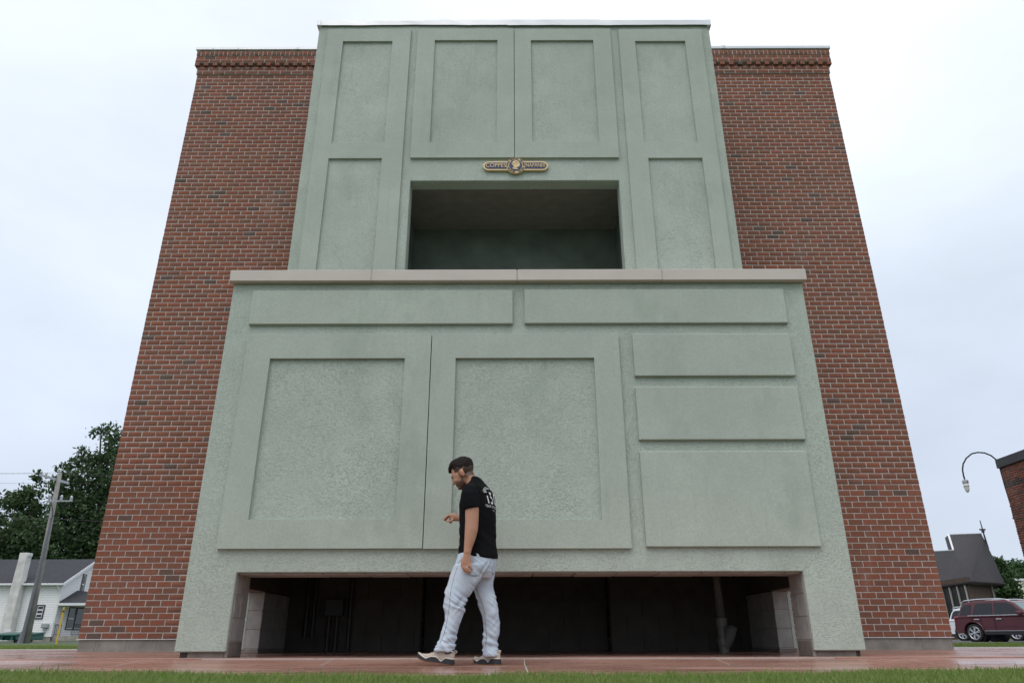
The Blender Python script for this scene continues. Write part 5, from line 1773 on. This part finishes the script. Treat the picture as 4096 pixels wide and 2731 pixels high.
def jean_d(p, n_):
    knee = math.exp(-((p.z - 0.43) / 0.13) ** 2)
    ank = max(0.0, min(1.0, (0.24 - p.z) / 0.10))
    hip = math.exp(-((p.z - 0.66) / 0.10) ** 2)
    q = Vector((p.x * 6, p.y * 6, p.z * 24 + p.x * 18))
    r_ = 1 - 2.2 * abs(mnoise.noise(q))
    q2 = Vector((p.x * 7 + 3, p.y * 7, p.z * 15 - p.x * 18))
    r2 = 1 - 2.2 * abs(mnoise.noise(q2))
    r3 = mnoise.noise(Vector((p.x * 8, p.y * 8, p.z * 34)))
    fine = mnoise.noise(p * 30)
    lo = mnoise.noise(Vector((p.x * 9, p.y * 9, p.z * 11 - p.x * 9)))
    gate = 0.5 + 0.5 * max(-1, min(1, 2.5 * mnoise.noise(Vector((p.x * 7 + 9, p.y * 7, p.z * 6)))))
    return knee * gate * (.012 * r_ + .005 * r2) + ank * (.010 * r3 + .010 * r_ * gate) + hip * gate * (.005 * r2 + .003 * r_) + .0045 * lo + .0030 * r_ * gate + .0016 * r2 * gate + .0008 * fine
jn_o, jw = finish(remesh(jn, 0.0058, 5), 'jeans', M['denim'], man, jean_d)
jb = bvh_of(jn_o)
def seam(pts, r=.0016, nm='seam', steps=8):
    P3 = []
    for i in range(len(pts) - 1):
        for k_ in range(steps):
            t = k_ / steps
            h = cast(jb, pts[i][0] * (1 - t) + pts[i + 1][0] * t, pts[i][1] * (1 - t) + pts[i + 1][1] * t, .0006)
            if h is not None and h.y < 6.7: P3.append(h)
    if len(P3) > 2:
        MB().tube(P3, r, 5).build(nm, M['seam'], jn_o)
seam([(392, 760), (362, 850), (340, 930), (330, 1000), (326, 1060), (312, 1150), (292, 1240), (262, 1310)], .0015)
seam([(500, 935), (520, 985), (545, 1050), (560, 1110), (565, 1200), (572, 1270), (560, 1330)], .0022)
seam([(578, 765), (535, 830), (520, 862), (470, 862), (430, 838)], .0014, 'pocket_stitch')
seam([(572, 765), (529, 828), (515, 856), (472, 855), (436, 833)], .0011, 'pocket_stitch')
seam([(600, 762), (565, 830), (520, 900), (490, 940)], .0016)
seam([(622, 770), (604, 830), (620, 850)], .0013, 'pocket_stitch')
seam([(408, 735), (402, 755), (397, 770)], .0020, 'pocket_edge')

# ---- print on the back of the shirt
M['print'] = plain('white_screen_print', (0.72, 0.72, 0.70), 0.8, var=0.05)
TC = (torso_ring(*TORSO[6])[0] + torso_ring(*TORSO[5])[0]) / 2
def print_text(items, nm):
    bm = bmesh.new()
    for s, size, px_, pz_, ang_, bold in items:
        me = text_mesh(s, size, 0.0)
        b2 = bmesh.new(); b2.from_mesh(me)
        bmesh.ops.triangulate(b2, faces=b2.faces[:])
        for _ in range(1):
            bmesh.ops.subdivide_edges(b2, edges=b2.edges[:], cuts=1)
        bad = []
        ca, sa = math.cos(ang_), math.sin(ang_)
        for v in b2.verts:
            tx, tz = v.co.x * bold * ca - v.co.y * sa + px_ + 0.035, v.co.x * bold * sa + v.co.y * ca + pz_
            h, nrm, i, d_ = tb.ray_cast(Vector((TC.x, TC.y, pz_ * 0 + tz)) - LF * tx - FW * 1.0, FW)
            if h is None: bad.append(v)
            else: v.co = h - FW * .0022 - world_loc(man)
        bmesh.ops.delete(b2, geom=bad, context='VERTS')
        b2.to_mesh(me); b2.free()
        bm.from_mesh(me)
        bpy.data.meshes.remove(me)
    me = bpy.data.meshes.new(nm)
    bm.to_mesh(me); bm.free()
    me.materials.append(M['print'])
    return link(bpy.data.objects.new(nm, me), man)
zr = lambda cy: cp(600, cy, 6.28).z
zc_ = zr(345)
items = [('15', 0.155, -0.055, zc_, 0, 0.80), ('0', 0.155, 0.055, zc_, 0, 1.0), ('YEARS OF OPERATION', 0.032, 0.012, zr(400), 0, 0.86), ('15 - 20', 0.020, 0.0, zr(421), 0, 1.0)]
word = 'GENERATIONS'
for i, ch in enumerate(word):
    t = R(-62 + 124 * i / (len(word) - 1))
    items.append((ch, 0.034, 0.125 * math.sin(t), zr(345) + 0.015 + 0.085 * math.cos(t) * 1.0, -t * 0.8, 1.0))
print_text(items, 'shirt_print')

# ---- wedding band
rp = cp(441, 803, YH)
MB().lathe(rp + Vector((0, -.008, .003)), (cp(445, 810, YH) - cp(440, 790, YH)), [(0, .0100), (0, .0112), (.006, .0112), (.006, .0100)], 16).build('ring', M['alloy'], man)

# ---- shoes
M['shoe_upper'] = plain('beige_suede', (0.46, 0.38, 0.31), 0.85, var=0.08, scale=20, bump=0.2, bscale=300)
M['shoe_cream'] = plain('cream_midsole', (0.62, 0.57, 0.47), 0.6, var=0.05)
M['shoe_sole'] = plain('dark_navy_sole', (0.022, 0.024, 0.030), 0.65, var=0.25, scale=30, bump=0.3, bscale=90)
M['gum'] = plain('gum_outsole', (0.24, 0.105, 0.04), 0.6)
M['lace'] = plain('grey_white_lace', (0.55, 0.54, 0.52), 0.8)
def shoe(name, heel, direction, pitch, par):
    """heel: ground point under the heel back; built along local x, then turned"""
    L_ = 0.300
    d = Vector(direction).normalized()
    Rm = Matrix((d, UP.cross(d), UP)).transposed() @ Matrix.Rotation(-pitch, 3, 'Y')
    T = lambda x_, y_, z_: Vector(heel) + Rm @ Vector((x_, y_, z_))
    def half(u):           # outline half width along the length 0..1
        tab = [(0, .006), (.03, .022), (.10, .034), (.22, .038), (.38, .037), (.52, .042), (.68, .049), (.80, .047), (.90, .037), (.96, .024), (1.0, .006)]
        for (a, wa), (b, wb) in zip(tab, tab[1:]):
            if u <= b: return wa + (wb - wa) * (u - a) / (b - a)
        return .006
    us = [0, .015, .04, .08, .14, .20, .26, .30, .34, .40, .48, .55, .60, .66, .72, .78, .84, .90, .95, .985, 1.0]
    def toe_up(u): return 0.0 if u < .72 else 0.055 * (u - .72) ** 1.6 * 2.2
    def soletop(u):
        tab = [(0, .046), (.22, .048), (.30, .022), (.34, .020), (.44, .046), (.62, .043), (.72, .024), (.78, .026), (.90, .034), (1, .038)]
        for (a, wa), (b, wb) in zip(tab, tab[1:]):
            if u <= b: return wa + (wb - wa) * (u - a) / (b - a)
        return .03
    def layer(z0f, z1f, grow, nm, mat, parent):
        rr = []
        for u in us:
            w = half(u) + grow
            xx = u * L_ + (grow if u > .5 else -grow) * (1 if u in (0, 1.0) else 0)
            z0_, z1_ = z0f(u) + toe_up(u), z1f(u) + toe_up(u)
            rr.append([T(xx, -w, z0_), T(xx, w, z0_), T(xx, w * 1.0, z1_), T(xx, -w * 1.0, z1_)])
        return MB().rings(rr).build(nm, mat, parent, bevel=.003)
    def upz(u):
        tab = [(0, .090), (.06, .108), (.14, .112), (.24, .106), (.34, .108), (.42, .100), (.52, .084), (.62, .070), (.74, .058), (.86, .050), (.95, .042), (1, .032)]
        for (a, wa), (b, wb) in zip(tab, tab[1:]):
            if u <= b: return wa + (wb - wa) * (u - a) / (b - a)
        return .03
    rr = []
    for u in us:
        w = half(u) * 0.97
        zb, zt = .012 + toe_up(u), upz(u) + toe_up(u) * .8
        ring = []
        for k_ in range(14):
            t = math.pi * k_ / 13
            ring.append(T(u * L_, -w * math.copysign(abs(math.cos(t)) ** .55, math.cos(t)), zb + (zt - zb) * max(0.0, math.sin(t)) ** .62))
        rr.append(ring)
    so = MB().rings(rr).build(name, M['shoe_upper'], par, smooth=True)
    layer(lambda u: 0.010, lambda u: soletop(u) + .006, .0035, 'midsole', M['shoe_cream'], so)
    layer(lambda u: 0.004, soletop, .0060, 'sole', M['shoe_sole'], so)
    layer(lambda u: 0.0, lambda u: 0.0075, .0062, 'outsole', M['gum'], so)
    lc = MB()
    for k_ in range(5):
        u = .40 + .055 * k_
        zt = upz(u)
        lc.tube([T(u * L_, -.026, zt - .012), T(u * L_ + .006, 0, zt + .003), T(u * L_, .026, zt - .012)], .003, 5)
    lc.build('laces', M['lace'], so)
    col_ = []
    for t in np.linspace(0, 2 * math.pi, 18):
        col_.append(T(.055 + .048 * math.cos(t), .030 * math.sin(t), .104 + .006 * math.cos(t * 1)))
    MB().tube(col_, .0075, 7).build('collar', M['shoe_upper'], so)
    MB().tube([T(.008, 0, .085), T(-.012, 0, .098), T(-.014, 0, .108), T(.006, 0, .112)], .003, 5).build('heel_loop', M['lace'], so)
    return so
GZm = -0.045
heelA = cp(350, 1440, 6.27)
shoe('shoe', (heelA.x, 6.275, GZm + 0.002), (-0.97, 0.16, 0), R(8), man)
heelB = cp(657, 1440, 6.47)
shoe('shoe', (heelB.x, 6.43, GZm + 0.001), (-0.70, 0.71, 0), R(0), man)
# dark sock showing above the front shoe
MB().tube([cp(318, 1335, 6.285), cp(322, 1372, 6.285)], [.046, .042], 14).build('sock', M['black_trim'], man)
